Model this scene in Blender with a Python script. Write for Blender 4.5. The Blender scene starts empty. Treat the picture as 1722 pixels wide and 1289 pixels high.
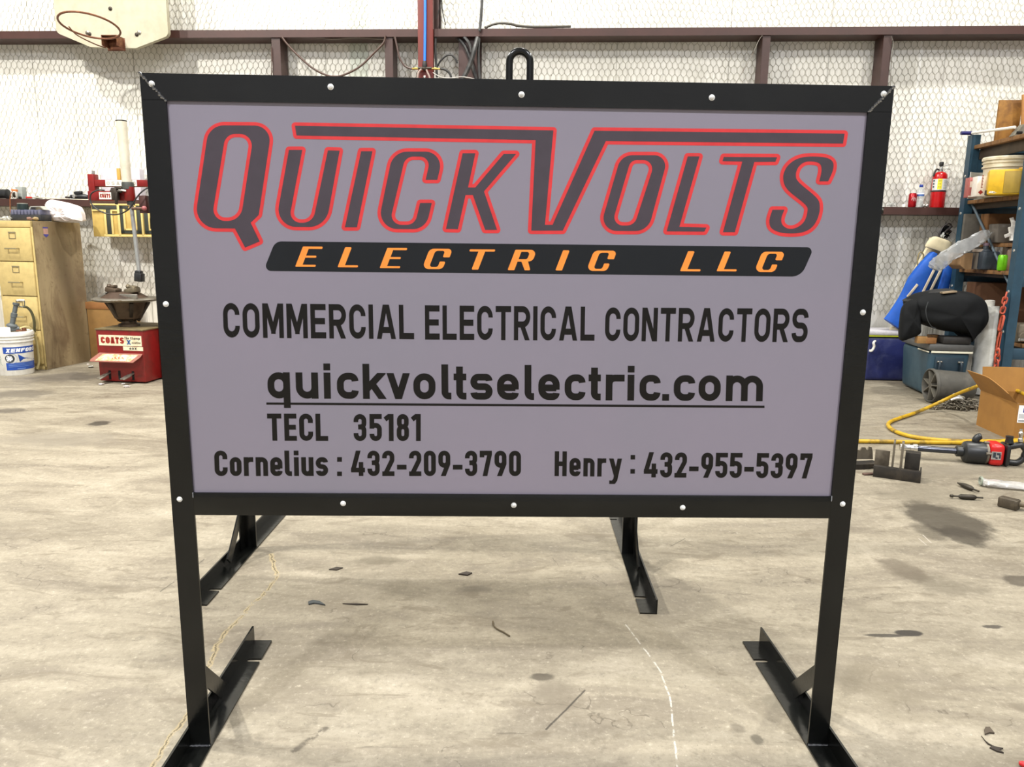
import bpy, bmesh, math, random
from mathutils import Vector, Matrix, Euler
from mathutils.geometry import tessellate_polygon
PI = math.pi
R = math.radians
SC = bpy.context.scene
COL = SC.collection
random.seed(7)

# ------------------------------------------------------------------ camera, light, exposure
CX, CY, FPX = 861.0, 644.5, 1250.0
PITCH, ROLL, CAMH = 0.184247, 0.012829, 1.1592
_f = Vector((0, math.cos(PITCH), -math.sin(PITCH)))
_u = Vector((0, math.sin(PITCH), math.cos(PITCH)))
_x = Vector((1, 0, 0))
_c, _s = math.cos(ROLL), math.sin(ROLL)
RIGHT = _x * _c + _u * _s
UP = _u * _c - _x * _s
CAMP = Vector((0, 0, CAMH))
cam_data = bpy.data.cameras.new('camera')
cam_data.sensor_fit = 'HORIZONTAL'
cam_data.sensor_width = 36.0
cam_data.lens = 36.0 * FPX / 1722.0
cam_data.clip_start = 0.05
cam = bpy.data.objects.new('camera', cam_data)
COL.objects.link(cam)
cam.matrix_world = Matrix((
    (RIGHT.x, UP.x, -_f.x, 0), (RIGHT.y, UP.y, -_f.y, 0), (RIGHT.z, UP.z, -_f.z, CAMH), (0, 0, 0, 1)))
SC.camera = cam

SC.view_settings.view_transform = 'Standard'
SC.view_settings.look = 'None'
SC.view_settings.exposure = 0.0
SC.view_settings.gamma = 1.0
SC.view_settings.use_curve_mapping = False

world = bpy.data.worlds.new('world')
world.use_nodes = True
world.node_tree.nodes['Background'].inputs[0].default_value = (0.95, 0.97, 1.0, 1)
world.node_tree.nodes['Background'].inputs[1].default_value = 0.05
SC.world = world


def bay_or_fill_lamp(x, y, power, z=6.0, size=0.28, col=(1.0, 0.97, 0.90)):
    d = bpy.data.lights.new('bay_or_fill_lamp', 'AREA')
    d.shape = 'DISK'
    d.size = size
    d.energy = power
    d.color = col
    o = bpy.data.objects.new('bay_or_fill_lamp', d)
    o.location = (x, y, z)
    COL.objects.link(o)


bay_or_fill_lamp(-1.0, 5.1, 285)
bay_or_fill_lamp(-5.0, 4.7, 320)
bay_or_fill_lamp(3.9, 4.9, 190)
bay_or_fill_lamp(0.9, 2.6, 90)
bay_or_fill_lamp(-4.4, 2.2, 540)
bay_or_fill_lamp(4.8, 1.4, 270)
bay_or_fill_lamp(-2.4, -2.6, 430, col=(0.93, 0.95, 1.0))  # unseen fill lamp added behind the camera to brighten the sign face
bay_or_fill_lamp(3.2, -2.6, 430, col=(0.93, 0.95, 1.0))  # second added fill lamp for the sign face

# ------------------------------------------------------------------ picture -> place
def ray(px, py):
    return RIGHT * ((px - CX) / FPX) - UP * ((py - CY) / FPX) + _f


def G(px, py, z=0.0):
    d = ray(px, py)
    return CAMP + d * ((z - CAMH) / d.z)


def D(px, py, y):
    d = ray(px, py)
    return CAMP + d * (y / d.y)


def PL(px, py, p0, n):
    d = ray(px, py)
    return CAMP + d * ((p0 - CAMP).dot(n) / d.dot(n))


WA = R(-3.63)                                    # the back wall runs at this angle
WU = Vector((math.cos(WA), math.sin(WA), 0))
WN = Vector((-math.sin(WA), math.cos(WA), 0))    # into the wall
W0 = Vector((0, 6.94, 0))                        # face of the girts


def WF(u, off, z):
    return W0 + WU * u + WN * off + Vector((0, 0, z))


def wl(px, py, off=0.0):
    p = PL(px, py, W0 + WN * off, WN)
    q = p - W0
    return q.dot(WU), p.z


# ------------------------------------------------------------------ materials
def lin(c):
    def f(v):
        v /= 255.0
        return v / 12.92 if v <= 0.04045 else ((v + 0.055) / 1.055) ** 2.4
    return (f(c[0]), f(c[1]), f(c[2]), 1.0)


class NT:
    def __init__(self, m):
        m.use_nodes = True
        self.t = m.node_tree
        self.n = self.t.nodes
        self.b = self.n['Principled BSDF']

    def new(self, k, **kw):
        n = self.n.new(k)
        for a, v in kw.items():
            setattr(n, a, v)
        return n

    def put(self, sock, v):
        if isinstance(v, bpy.types.NodeSocket):
            self.t.links.new(v, sock)
        else:
            sock.default_value = v

    def m(self, op, a, b=None, c=None, clamp=False):
        n = self.new('ShaderNodeMath', operation=op, use_clamp=clamp)
        self.put(n.inputs[0], a)
        if b is not None:
            self.put(n.inputs[1], b)
        if c is not None:
            self.put(n.inputs[2], c)
        return n.outputs[0]

    def ramp(self, v, a, b, smooth=True):
        n = self.new('ShaderNodeMapRange')
        n.interpolation_type = 'SMOOTHSTEP' if smooth else 'LINEAR'
        self.put(n.inputs[0], v)
        n.inputs[1].default_value = a
        n.inputs[2].default_value = b
        return n.outputs[0]

    def mix(self, fac, a, b):
        n = self.new('ShaderNodeMix', data_type='RGBA')
        self.put(n.inputs[0], fac)
        self.put(n.inputs[6], a)
        self.put(n.inputs[7], b)
        return n.outputs[2]

    def coord(self, scale=(1, 1, 1), kind='Object'):
        n = self.new('ShaderNodeTexCoord')
        mp = self.new('ShaderNodeMapping')
        mp.inputs['Scale'].default_value = scale
        self.t.links.new(n.outputs[kind], mp.inputs[0])
        return mp.outputs[0]

    def noise(self, vec, scale, detail=4, rough=0.6, dist=0.0):
        n = self.new('ShaderNodeTexNoise')
        self.t.links.new(vec, n.inputs['Vector'])
        n.inputs['Scale'].default_value = scale
        n.inputs['Detail'].default_value = detail
        n.inputs['Roughness'].default_value = rough
        n.inputs['Distortion'].default_value = dist
        return n.outputs[0]

    def bump(self, h, strength, dist=0.01):
        n = self.new('ShaderNodeBump')
        n.inputs['Strength'].default_value = strength
        n.inputs['Distance'].default_value = dist
        self.put(n.inputs['Height'], h)
        self.t.links.new(n.outputs[0], self.b.inputs['Normal'])


_mats = {}


def mat(name, col, rough=0.5, metal=0.0, dirt=None, amount=0.0, scale=8.0, bump=0.0, bscale=60.0, spec=0.5, alpha=1.0,
        trans=0.0, stretch=(1, 1, 1), lo=0.45, hi=0.7, coat=0.0):
    """A procedural surface: base colour, patches of a second colour, fine bump."""
    if name in _mats:
        return _mats[name]
    m = bpy.data.materials.new(name)
    k = NT(m)
    b = k.b
    b.inputs['Roughness'].default_value = rough
    b.inputs['Metallic'].default_value = metal
    b.inputs['Specular IOR Level'].default_value = spec
    b.inputs['Transmission Weight'].default_value = trans
    b.inputs['Alpha'].default_value = alpha
    b.inputs['Coat Weight'].default_value = coat
    c = lin(col)
    vec = k.coord(stretch)
    base = c
    fine = k.noise(vec, scale * 3.1, 3)
    c2 = tuple(min(1, x * 0.86) for x in c[:3]) + (1,)
    base = k.mix(k.ramp(fine, 0.35, 0.75), c, c2)
    if dirt is not None:
        n = k.noise(vec, scale, 5, 0.62, 0.4)
        fac = k.m('MULTIPLY', k.ramp(n, lo, hi), amount)
        base = k.mix(fac, base, lin(dirt))
    k.put(b.inputs['Base Color'], base)
    if bump:
        k.bump(k.noise(vec, bscale, 3), bump, 0.002)
    _mats[name] = m
    return m


# ------------------------------------------------------------------ mesh builder
class MB:
    def __init__(self):
        self.v = []
        self.f = []

    def add(self, vs, fs):
        o = len(self.v)
        self.v += [Vector(p) for p in vs]
        self.f += [[i + o for i in f] for f in fs]
        return self

    def box(self, c, s, rot=None, bev=0.0, seg=2, taper=None):
        """box centred at c, full sizes s, optional rotation matrix / euler tuple and bevel"""
        bm = bmesh.new()
        bmesh.ops.create_cube(bm, size=1.0)
        for v in bm.verts:
            k = 1.0
            if taper is not None and v.co.z < 0:
                k = taper
            v.co = Vector((v.co.x * s[0] * k, v.co.y * s[1] * k, v.co.z * s[2]))
        if bev:
            bmesh.ops.bevel(bm, geom=bm.edges[:], offset=bev, segments=seg, profile=0.5, affect='EDGES')
        M = Matrix.Identity(3)
        if rot is not None:
            M = rot if isinstance(rot, Matrix) else Euler(rot).to_matrix()
        c = Vector(c)
        bm.verts.index_update()
        self.add([M @ v.co + c for v in bm.verts], [[v.index for v in f.verts] for f in bm.faces])
        bm.free()
        return self

    def span(self, a, b, bev=0.0):
        a, b = Vector(a), Vector(b)
        return self.box((a + b) / 2, [abs(x) for x in (b - a)], None, bev)

    def bar(self, p0, p1, w, t, side=Vector((1, 0, 0)), bev=0.0):
        """rectangular bar from p0 to p1, width w along `side`, thickness t"""
        p0, p1 = Vector(p0), Vector(p1)
        z = (p1 - p0)
        L = z.length
        z.normalize()
        x = (side - z * side.dot(z)).normalized()
        y = z.cross(x)
        M = Matrix((x, y, z)).transposed()
        return self.box((p0 + p1) / 2, (w, t, L), M, bev)

    @staticmethod
    def frame(z):
        z = Vector(z).normalized()
        a = Vector((0, 0, 1)) if abs(z.z) < 0.9 else Vector((1, 0, 0))
        x = a.cross(z).normalized()
        return x, z.cross(x), z

    def lathe(self, prof, o=(0, 0, 0), axis=(0, 0, 1), n=28, a0=0.0, a1=2 * PI, squash=1.0):
        """prof: (radius, height) pairs turned about axis through o"""
        o = Vector(o)
        x, y, z = self.frame(axis)
        full = abs(a1 - a0 - 2 * PI) < 1e-6
        k = n if full else n + 1
        vs, fs = [], []
        for r, h in prof:
            for i in range(k):
                t = a0 + (a1 - a0) * i / n
                vs.append(o + x * (r * math.cos(t)) + y * (r * math.sin(t) * squash) + z * h)
        for j in range(len(prof) - 1):
            for i in range(n):
                a, b = j * k + i, j * k + (i + 1) % k
                fs.append([a, b, b + k, a + k])
        return self.add(vs, fs)

    def cyl(self, p0, p1, r, r1=None, n=20):
        p0, p1 = Vector(p0), Vector(p1)
        L = (p1 - p0).length
        r1 = r if r1 is None else r1
        e = min(r, r1) * 0.08
        return self.lathe([(0, 0), (r - e, 0), (r, e), (r1, L - e), (r1 - e, L), (0, L)], p0, p1 - p0, n)

    def sphere(self, c, r, n=14, s=(1, 1, 1), rot=None):
        M = Matrix.Identity(3) if rot is None else Euler(rot).to_matrix()
        vs, fs = [], []
        h = n // 2
        for j in range(h + 1):
            p = PI * j / h
            for i in range(n):
                t = 2 * PI * i / n
                q = Vector((r * s[0] * math.sin(p) * math.cos(t), r * s[1] * math.sin(p) * math.sin(t), r * s[2] * math.cos(p)))
                vs.append(M @ q + Vector(c))
        for j in range(h):
            for i in range(n):
                a, b = j * n + i, j * n + (i + 1) % n
                fs.append([a, a + n, b + n, b])
        return self.add(vs, fs)

    def tube(self, pts, r, n=8, closed=False, flat=1.0):
        pts = [Vector(p) for p in pts]
        N = len(pts)
        rs = r if isinstance(r, (list, tuple)) else [r] * N
        vs, fs = [], []
        x = None
        for i, p in enumerate(pts):
            if closed:
                t = (pts[(i + 1) % N] - pts[i - 1])
            else:
                t = pts[min(i + 1, N - 1)] - pts[max(i - 1, 0)]
            t.normalize()
            if x is None:
                x = self.frame(t)[0]
            x = (x - t * x.dot(t)).normalized()
            y = t.cross(x)
            for k in range(n):
                a = 2 * PI * k / n
                vs.append(p + x * (rs[i] * math.cos(a)) + y * (rs[i] * flat * math.sin(a)))
        M = N if closed else N - 1
        for i in range(M):
            for k in range(n):
                a, b = i * n + k, i * n + (k + 1) % n
                c, d = ((i + 1) % N) * n + (k + 1) % n, ((i + 1) % N) * n + k
                fs.append([a, b, c, d])
        if not closed:
            fs.append(list(range(n))[::-1])
            fs.append([(N - 1) * n + k for k in range(n)])
        return self.add(vs, fs)

    def prism(self, poly, O, X, Y, depth, holes=()):
        """flat outline (list of 2-D points) in the plane O + x*X + y*Y, thickened by the vector depth"""
        O, X, Y, dp = Vector(O), Vector(X), Vector(Y), Vector(depth)
        loops = [list(poly)] + [list(h) for h in holes]
        flat = [p for l in loops for p in l]
        tris = tessellate_polygon([[Vector((p[0], p[1], 0)) for p in l] for l in loops])
        base = [O + X * p[0] + Y * p[1] for p in flat]
        n = len(base)
        vs = base + [p + dp for p in base]
        nrm = X.cross(Y).dot(dp)
        fs = []
        for t in tris:
            a, b, c = [flat[i] for i in t]
            area = (b[0] - a[0]) * (c[1] - a[1]) - (b[1] - a[1]) * (c[0] - a[0])
            t = list(t) if area > 0 else list(t)[::-1]
            if nrm > 0:
                fs += [t[::-1], [i + n for i in t]]
            else:
                fs += [t, [i + n for i in t[::-1]]]
        o = 0
        for l in loops:
            k = len(l)
            for i in range(k):
                a, b = o + i, o + (i + 1) % k
                fs.append([a, b, b + n, a + n])
            o += k
        return self.add(vs, fs)

    def sheet(self, fn, nu, nv, thick=0.0):
        """grid surface fn(u, v) -> point, given a thickness along its normals"""
        P = [[Vector(fn(i / nu, j / nv)) for i in range(nu + 1)] for j in range(nv + 1)]
        vs = [p for row in P for p in row]
        k = nu + 1
        fs = [[j * k + i, j * k + i + 1, (j + 1) * k + i + 1, (j + 1) * k + i] for j in range(nv) for i in range(nu)]
        if thick:
            back = []
            for j in range(nv + 1):
                for i in range(nu + 1):
                    a = P[j][min(i + 1, nu)] - P[j][max(i - 1, 0)]
                    b = P[min(j + 1, nv)][i] - P[max(j - 1, 0)][i]
                    q = a.cross(b)
                    q = q.normalized() if q.length > 1e-12 else Vector((0, 0, 1))
                    back.append(P[j][i] - q * thick)
            n = len(vs)
            vs += back
            fs += [[a + n for a in f[::-1]] for f in fs]
            ring = [i for i in range(k)] + [j * k + nu for j in range(1, nv + 1)] + [nv * k + i for i in range(nu - 1, -1, -1)] + [j * k for j in range(nv - 1, 0, -1)]
            for a, b in zip(ring, ring[1:] + ring[:1]):
                fs.append([b, a, a + n, b + n])
        return self.add(vs, fs)

    def xf(self, M):
        self.v = [M @ p for p in self.v]
        return self

    def build(self, name, m, parent=None, label=None, world=False, angle=38.0, fix=True):
        me = bpy.data.meshes.new(name)
        vs = self.v
        if world and parent is not None:
            I = frame_of(parent).inverted()
            vs = [I @ p for p in vs]
        me.from_pydata([tuple(p) for p in vs], [], self.f)
        me.validate()
        if fix:
            bm = bmesh.new()
            bm.from_mesh(me)
            bmesh.ops.remove_doubles(bm, verts=bm.verts[:], dist=1e-6)
            bmesh.ops.recalc_face_normals(bm, faces=bm.faces[:])
            bm.to_mesh(me)
            bm.free()
        me.polygons.foreach_set('use_smooth', [True] * len(me.polygons))
        me.set_sharp_from_angle(angle=R(angle))
        me.materials.append(m)
        o = bpy.data.objects.new(name, me)
        COL.objects.link(o)
        if parent is not None:
            o.parent = parent
        if label:
            o['label'] = label
        return o


def frame_of(o):
    M = Matrix.Identity(4)
    while o is not None:
        M = Matrix.LocRotScale(o.location, o.rotation_euler, o.scale) @ M
        o = o.parent
    return M


def thing(name, label, cat, loc=(0, 0, 0), rotz=0.0, group=None, rot=None):
    o = bpy.data.objects.new(name, None)
    o.empty_display_size = 0.1
    COL.objects.link(o)
    o.location = loc
    o.rotation_euler = rot if rot is not None else (0, 0, rotz)
    o['label'] = label
    o['category'] = cat
    if group:
        o['group'] = group
    return o


def tag(o, label, cat, group=None, kind=None):
    o['label'] = label
    o['category'] = cat
    if group:
        o['group'] = group
    if kind:
        o['kind'] = kind
    return o


def struct(o):
    o['kind'] = 'structure'
    return o


def dup(root, loc, rotz, label, group=None):
    r = root.copy()
    COL.objects.link(r)
    r.location = loc
    r.rotation_euler = (0, 0, rotz)
    r['label'] = label
    if group:
        r['group'] = group
    for ch in [c for c in list(bpy.data.objects) if c.parent == root]:
        c = ch.copy()
        COL.objects.link(c)
        c.parent = r
        for g in [q for q in list(bpy.data.objects) if q.parent == ch]:
            d = g.copy()
            COL.objects.link(d)
            d.parent = c
    return r


def fillet(pts, closed=True, n=7):
    """pts: (x, y[, radius]) -> outline with rounded corners"""
    out = []
    N = len(pts)
    for i, p in enumerate(pts):
        r = p[2] if len(p) > 2 else 0
        P = Vector(p[:2])
        if r <= 0 or (not closed and i in (0, N - 1)):
            out.append((P.x, P.y))
            continue
        a = Vector(pts[i - 1][:2]) - P
        b = Vector(pts[(i + 1) % N][:2]) - P
        la, lb = a.length, b.length
        if la < 1e-9 or lb < 1e-9:
            out.append((P.x, P.y))
            continue
        a /= la
        b /= lb
        cosv = max(-0.9999, min(0.9999, a.dot(b)))
        half = math.acos(cosv) / 2
        d = r / math.tan(half)
        d = min(d, la * 0.5 if (len(pts[i - 1]) > 2 and pts[i - 1][2] > 0) else la, lb * 0.5 if (len(pts[(i + 1) % N]) > 2 and pts[(i + 1) % N][2] > 0) else lb)
        r = d * math.tan(half)
        c = P + (a + b).normalized() * (r / math.sin(half))
        s, e = P + a * d - c, P + b * d - c
        a0, a1 = math.atan2(s.y, s.x), math.atan2(e.y, e.x)
        da = (a1 - a0 + PI) % (2 * PI) - PI
        for k in range(n + 1):
            t = a0 + da * k / n
            out.append((c.x + r * math.cos(t), c.y + r * math.sin(t)))
    return out


def smooth(pts, k=6, closed=False):
    """Catmull-Rom through 2-D or 3-D points"""
    P = [Vector(p) for p in pts]
    N = len(P)
    out = []
    for i in range(N if closed else N - 1):
        if closed:
            a, b, c, d = P[i - 1], P[i], P[(i + 1) % N], P[(i + 2) % N]
        else:
            a, b, c, d = P[max(i - 1, 0)], P[i], P[i + 1], P[min(i + 2, N - 1)]
        for j in range(k):
            t = j / k
            out.append(0.5 * ((2 * b) + (c - a) * t + (2 * a - 5 * b + 4 * c - d) * t * t + (3 * b - a - 3 * c + d) * t ** 3))
    if not closed:
        out.append(P[-1])
    return out


def stroke(pts, w, closed=False, round_=False):
    """flat ribbon polygons of width w along a 2-D path"""
    P = [Vector(p[:2]) for p in pts]
    Q = [P[0]]
    for p in P[1:]:
        if (p - Q[-1]).length > 1e-6:
            Q.append(p)
    P = Q
    if closed and (P[0] - P[-1]).length < 1e-6:
        P.pop()
    N = len(P)
    polys = []
    segs = N if closed else N - 1
    if round_:
        for i in range(segs):
            a, b = P[i], P[(i + 1) % N]
            d = (b - a).normalized()
            q = Vector((-d.y, d.x)) * (w / 2)
            polys.append([a + q, a - q, b - q, b + q])
        for p in P:
            polys.append([p + Vector((math.cos(t), math.sin(t))) * (w / 2) for t in [2 * PI * k / 12 for k in range(12)]])
        return polys
    L = []
    for i in range(N):
        if closed:
            d0, d1 = P[i] - P[i - 1], P[(i + 1) % N] - P[i]
        else:
            d0 = P[i] - P[max(i - 1, 0)] if i > 0 else P[1] - P[0]
            d1 = P[min(i + 1, N - 1)] - P[i] if i < N - 1 else P[-1] - P[-2]
        d0.normalize()
        d1.normalize()
        n0 = Vector((-d0.y, d0.x))
        n1 = Vector((-d1.y, d1.x))
        m = (n0 + n1)
        m = m.normalized() if m.length > 1e-6 else n0
        L.append(m * (w / 2 / max(0.35, m.dot(n0))))
    for i in range(segs):
        j = (i + 1) % N
        polys.append([P[i] + L[i], P[i] - L[i], P[j] - L[j], P[j] + L[j]])
    return polys


def clipy(poly, lo, hi):
    for lim, sg in ((lo, 1), (hi, -1)):
        out = []
        for i, p in enumerate(poly):
            q = poly[(i + 1) % len(poly)]
            a, b = (p[1] - lim) * sg, (q[1] - lim) * sg
            if a >= 0:
                out.append(p)
            if (a > 0 > b) or (a < 0 < b):
                t = a / (a - b)
                out.append(Vector((p[0] + (q[0] - p[0]) * t, p[1] + (q[1] - p[1]) * t)))
        poly = out
        if len(poly) < 3:
            return []
    return poly


# ------------------------------------------------------------------ lettering: strokes in a box of height 1
def glyph(ch, W, w):
    """-> list of (path, closed), the stroke width is w"""
    l, r, b, t = w / 2, W - w / 2, w / 2, 1 - w / 2
    c = W / 2
    X = 0.74
    xt = X - w / 2
    q = (r - l) / 2
    rr = lambda x0, y0, x1, y1, k: ([(x0, y0, k), (x1, y0, k), (x1, y1, k), (x0, y1, k)], True)
    o = lambda *p: (list(p), False)
    def S(t_, lo, hi):
        m = (t_ + b) / 2
        k = min(q, (t_ - m) / 2 * 0.98)
        return [o((r, hi), (r, t_, q), (l, t_, q), (l, m, k), (r, m, k), (r, b, q), (l, b, q), (l, lo))]
    D_ = {
        'C': lambda: [o((r, 0.66), (r, t, q), (l, t, q), (l, b, q), (r, b, q), (r, 0.34))],
        'O': lambda: [rr(l, b, r, t, q)], '0': lambda: [rr(l, b, r, t, q)],
        'M': lambda: [o((l, 0), (l, 1)), o((r, 0), (r, 1)), o((l, 1.1), (c, 0.2)), o((r, 1.1), (c, 0.2)), o((c, 0.12), (c, 0.3))],
        'E': lambda: [o((l, 0), (l, 1)), o((0, t), (W, t)), o((0, 0.5), (W * 0.94, 0.5)), o((0, b), (W, b))],
        'R': lambda: [o((l, 0), (l, 1)), o((0, t), (r, t, q), (r, 0.46, q), (0, 0.46)), o((W * 0.46, 0.5), (W - w * 0.5, -0.06))],
        'I': lambda: [o((l, 0), (l, 1))],
        'A': lambda: [o((l, -0.06), (c - w * 0.1, 1.05)), o((r, -0.06), (c + w * 0.1, 1.05)), o((W * 0.2, 0.26), (W * 0.8, 0.26))],
        'L': lambda: [o((l, 0), (l, 1)), o((0, b), (W, b))],
        'T': lambda: [o((c, 0), (c, 1)), o((0, t), (W, t))],
        'N': lambda: [o((l, 0), (l, 1)), o((r, 0), (r, 1)), o((l - 0.01, 1.08), (r + 0.01, -0.08))],
        'H': lambda: [o((l, 0), (l, 1)), o((r, 0), (r, 1)), o((l, 0.5), (r, 0.5))],
        'S': lambda: S(t, 0.27, 0.73),
        'X': lambda: [o((l, -0.06), (r, 1.06)), o((r, -0.06), (l, 1.06))],
        'U': lambda: [o((l, 1), (l, b, q), (r, b, q), (r, 1))],
        'B': lambda: [o((l, 0), (l, 1)), o((0, t), (r, t, q), (r, 0.52, q), (0, 0.52)), o((0, 0.52), (r, 0.52, q), (r, b, q), (0, b))],
        'F': lambda: [o((l, 0), (l, 1)), o((0, t), (W, t)), o((0, 0.5), (W * 0.9, 0.5))],
        '1': lambda: [o((r, 0), (r, 1)), o((0, 0.80), (r, 0.98))],
        '2': lambda: [o((l, 0.70), (l, t, q), (r, t, q), (r, 0.62, 0.12), (l + w * 0.1, 0.05)), o((0, b), (W, b))],
        '3': lambda: [o((l, 0.70), (l, t, q), (r, t, q), (r, 0.54, q * 0.8), (W * 0.36, 0.52)), o((W * 0.36, 0.52), (r, 0.52, q * 0.8), (r, b, q), (l, b, q), (l, 0.29))],
        '4': lambda: [o((W * 0.56, 1.06), (w * 0.42, 0.2)), o((0, 0.235), (W, 0.235)), o((W * 0.72, 0), (W * 0.72, 0.55))],
        '5': lambda: [o((0, t), (W, t)), o((l, 1), (l, 0.46)), o((l, 0.5), (l, 0.58, 0.07), (r, 0.58, q), (r, b, q), (l, b, q), (l, 0.27))],
        '6': lambda: [rr(l, b, r, 0.58, q), o((l, 0.4), (l, 0.55, 0.1), (W * 0.7, 1.06))],
        '7': lambda: [o((0, t), (W, t)), o((l, 1), (l, 0.74)), o((r, 1.0), (r, 0.86), (W * 0.4, -0.06))],
        '8': lambda: [rr(l, b, r, 0.53, q), rr(l + w * 0.06, 0.53, r - w * 0.06, t, q)],
        '9': lambda: [rr(l, 0.42, r, t, q), o((r, 0.6), (r, 0.48, 0.1), (W * 0.36, -0.06))],
        '-': lambda: [o((0, 0.35), (W, 0.35))],
        ':': lambda: [o((0, 0.085), (W, 0.085)), o((0, 0.655), (W, 0.655))],
        ';': lambda: [o((0, 0.24), (W, 0.24)), o((0, 0.81), (W, 0.81))],
        '.': lambda: [o((0, b), (W, b))],
        'o': lambda: [rr(l, b, r, xt, q)],
        'c': lambda: [o((r, X * 0.68), (r, xt, q), (l, xt, q), (l, b, q), (r, b, q), (r, X * 0.32))],
        'u': lambda: [o((l, X), (l, b, q), (r, b, q), (r, X * 0.6)), o((r, 0), (r, X))],
        'n': lambda: [o((l, 0), (l, X)), o((l, X * 0.5), (l, xt, q), (r, xt, q), (r, 0))],
        'm': lambda: [o((l, 0), (l, X)), o((l, X * 0.5), (l, xt, q / 2), (c, xt, q / 2), (c, 0)), o((c, X * 0.5), (c, xt, q / 2), (r, xt, q / 2), (r, 0))],
        'r': lambda: [o((l, 0), (l, X)), o((l, X * 0.5), (l, xt, w * 0.9), (W, xt))],
        'i': lambda: [o((l, 0), (l, X)), o((l, 1 - w), (l, 1))],
        'l': lambda: [o((l, 1), (l, b, w * 0.6), (W, b))],
        'k': lambda: [o((l, 0), (l, 1)), o((l, 0.26), (r + w * 0.05, X + 0.05)), o((W * 0.4, 0.42), (W - w * 0.42, -0.06))],
        'v': lambda: [o((w * 0.42, X + 0.06), (c, 0.02)), o((W - w * 0.42, X + 0.06), (c, 0.02)), o((c, 0), (c, 0.2))],
        't': lambda: [o((W * 0.2 + l, 0.94), (W * 0.2 + l, b, w * 0.6), (W, b)), o((0, xt), (W, xt))],
        's': lambda: S(xt, 0.2, 0.54),
        'e': lambda: [o((l, X * 0.47), (r, X * 0.47)), o((r, X * 0.40), (r, xt, q), (l, xt, q), (l, b, q), (r, b, q), (r, X * 0.27))],
        'q': lambda: [rr(l, b, r, xt, q), o((r, -0.27), (r, X))],
        'y': lambda: [o((w * 0.42, X + 0.06), (W * 0.56, 0.06)), o((W - w * 0.42, X + 0.06), (W * 0.52, -0.12), (W * 0.36, -0.25, 0.1), (0.05 * W, -0.25))],
        'p': lambda: [rr(l, b, r, xt, q), o((l, -0.27), (l, X))],
        'a': lambda: [rr(l, b, r, X * 0.6, q * 0.8), o((r, 0), (r, xt, q), (l, xt, q))],
        'h': lambda: [o((l, 0), (l, 1)), o((l, X * 0.5), (l, xt, q), (r, xt, q), (r, 0))],
    }
    return D_[ch]()


def text_polys(s, widths, w, gap, default):
    """-> (polygons, total width) laid out from x = 0, height 1"""
    x = 0.0
    polys = []
    for ch in s:
        if ch == ' ':
            x += widths.get(' ', 0.4)
            continue
        W = widths.get(ch, default)
        for path, closed in glyph(ch, W, w):
            for p in stroke(fillet(path, closed), w, closed):
                p = clipy(p, -0.3, 1.0 if ch not in 'qyp' else 1.0)
                if ch not in 'qyp' and p:
                    p = clipy(p, 0.0, 1.0)
                if p and (ch in 'vyuqnmr' or (ch == 'k' and path[0][0] != path[1][0])):
                    p = clipy(p, -0.3, 0.74)
                if p:
                    polys.append([(x + a[0], a[1]) for a in p])
        x += W + gap
    return polys, x - gap

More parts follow.
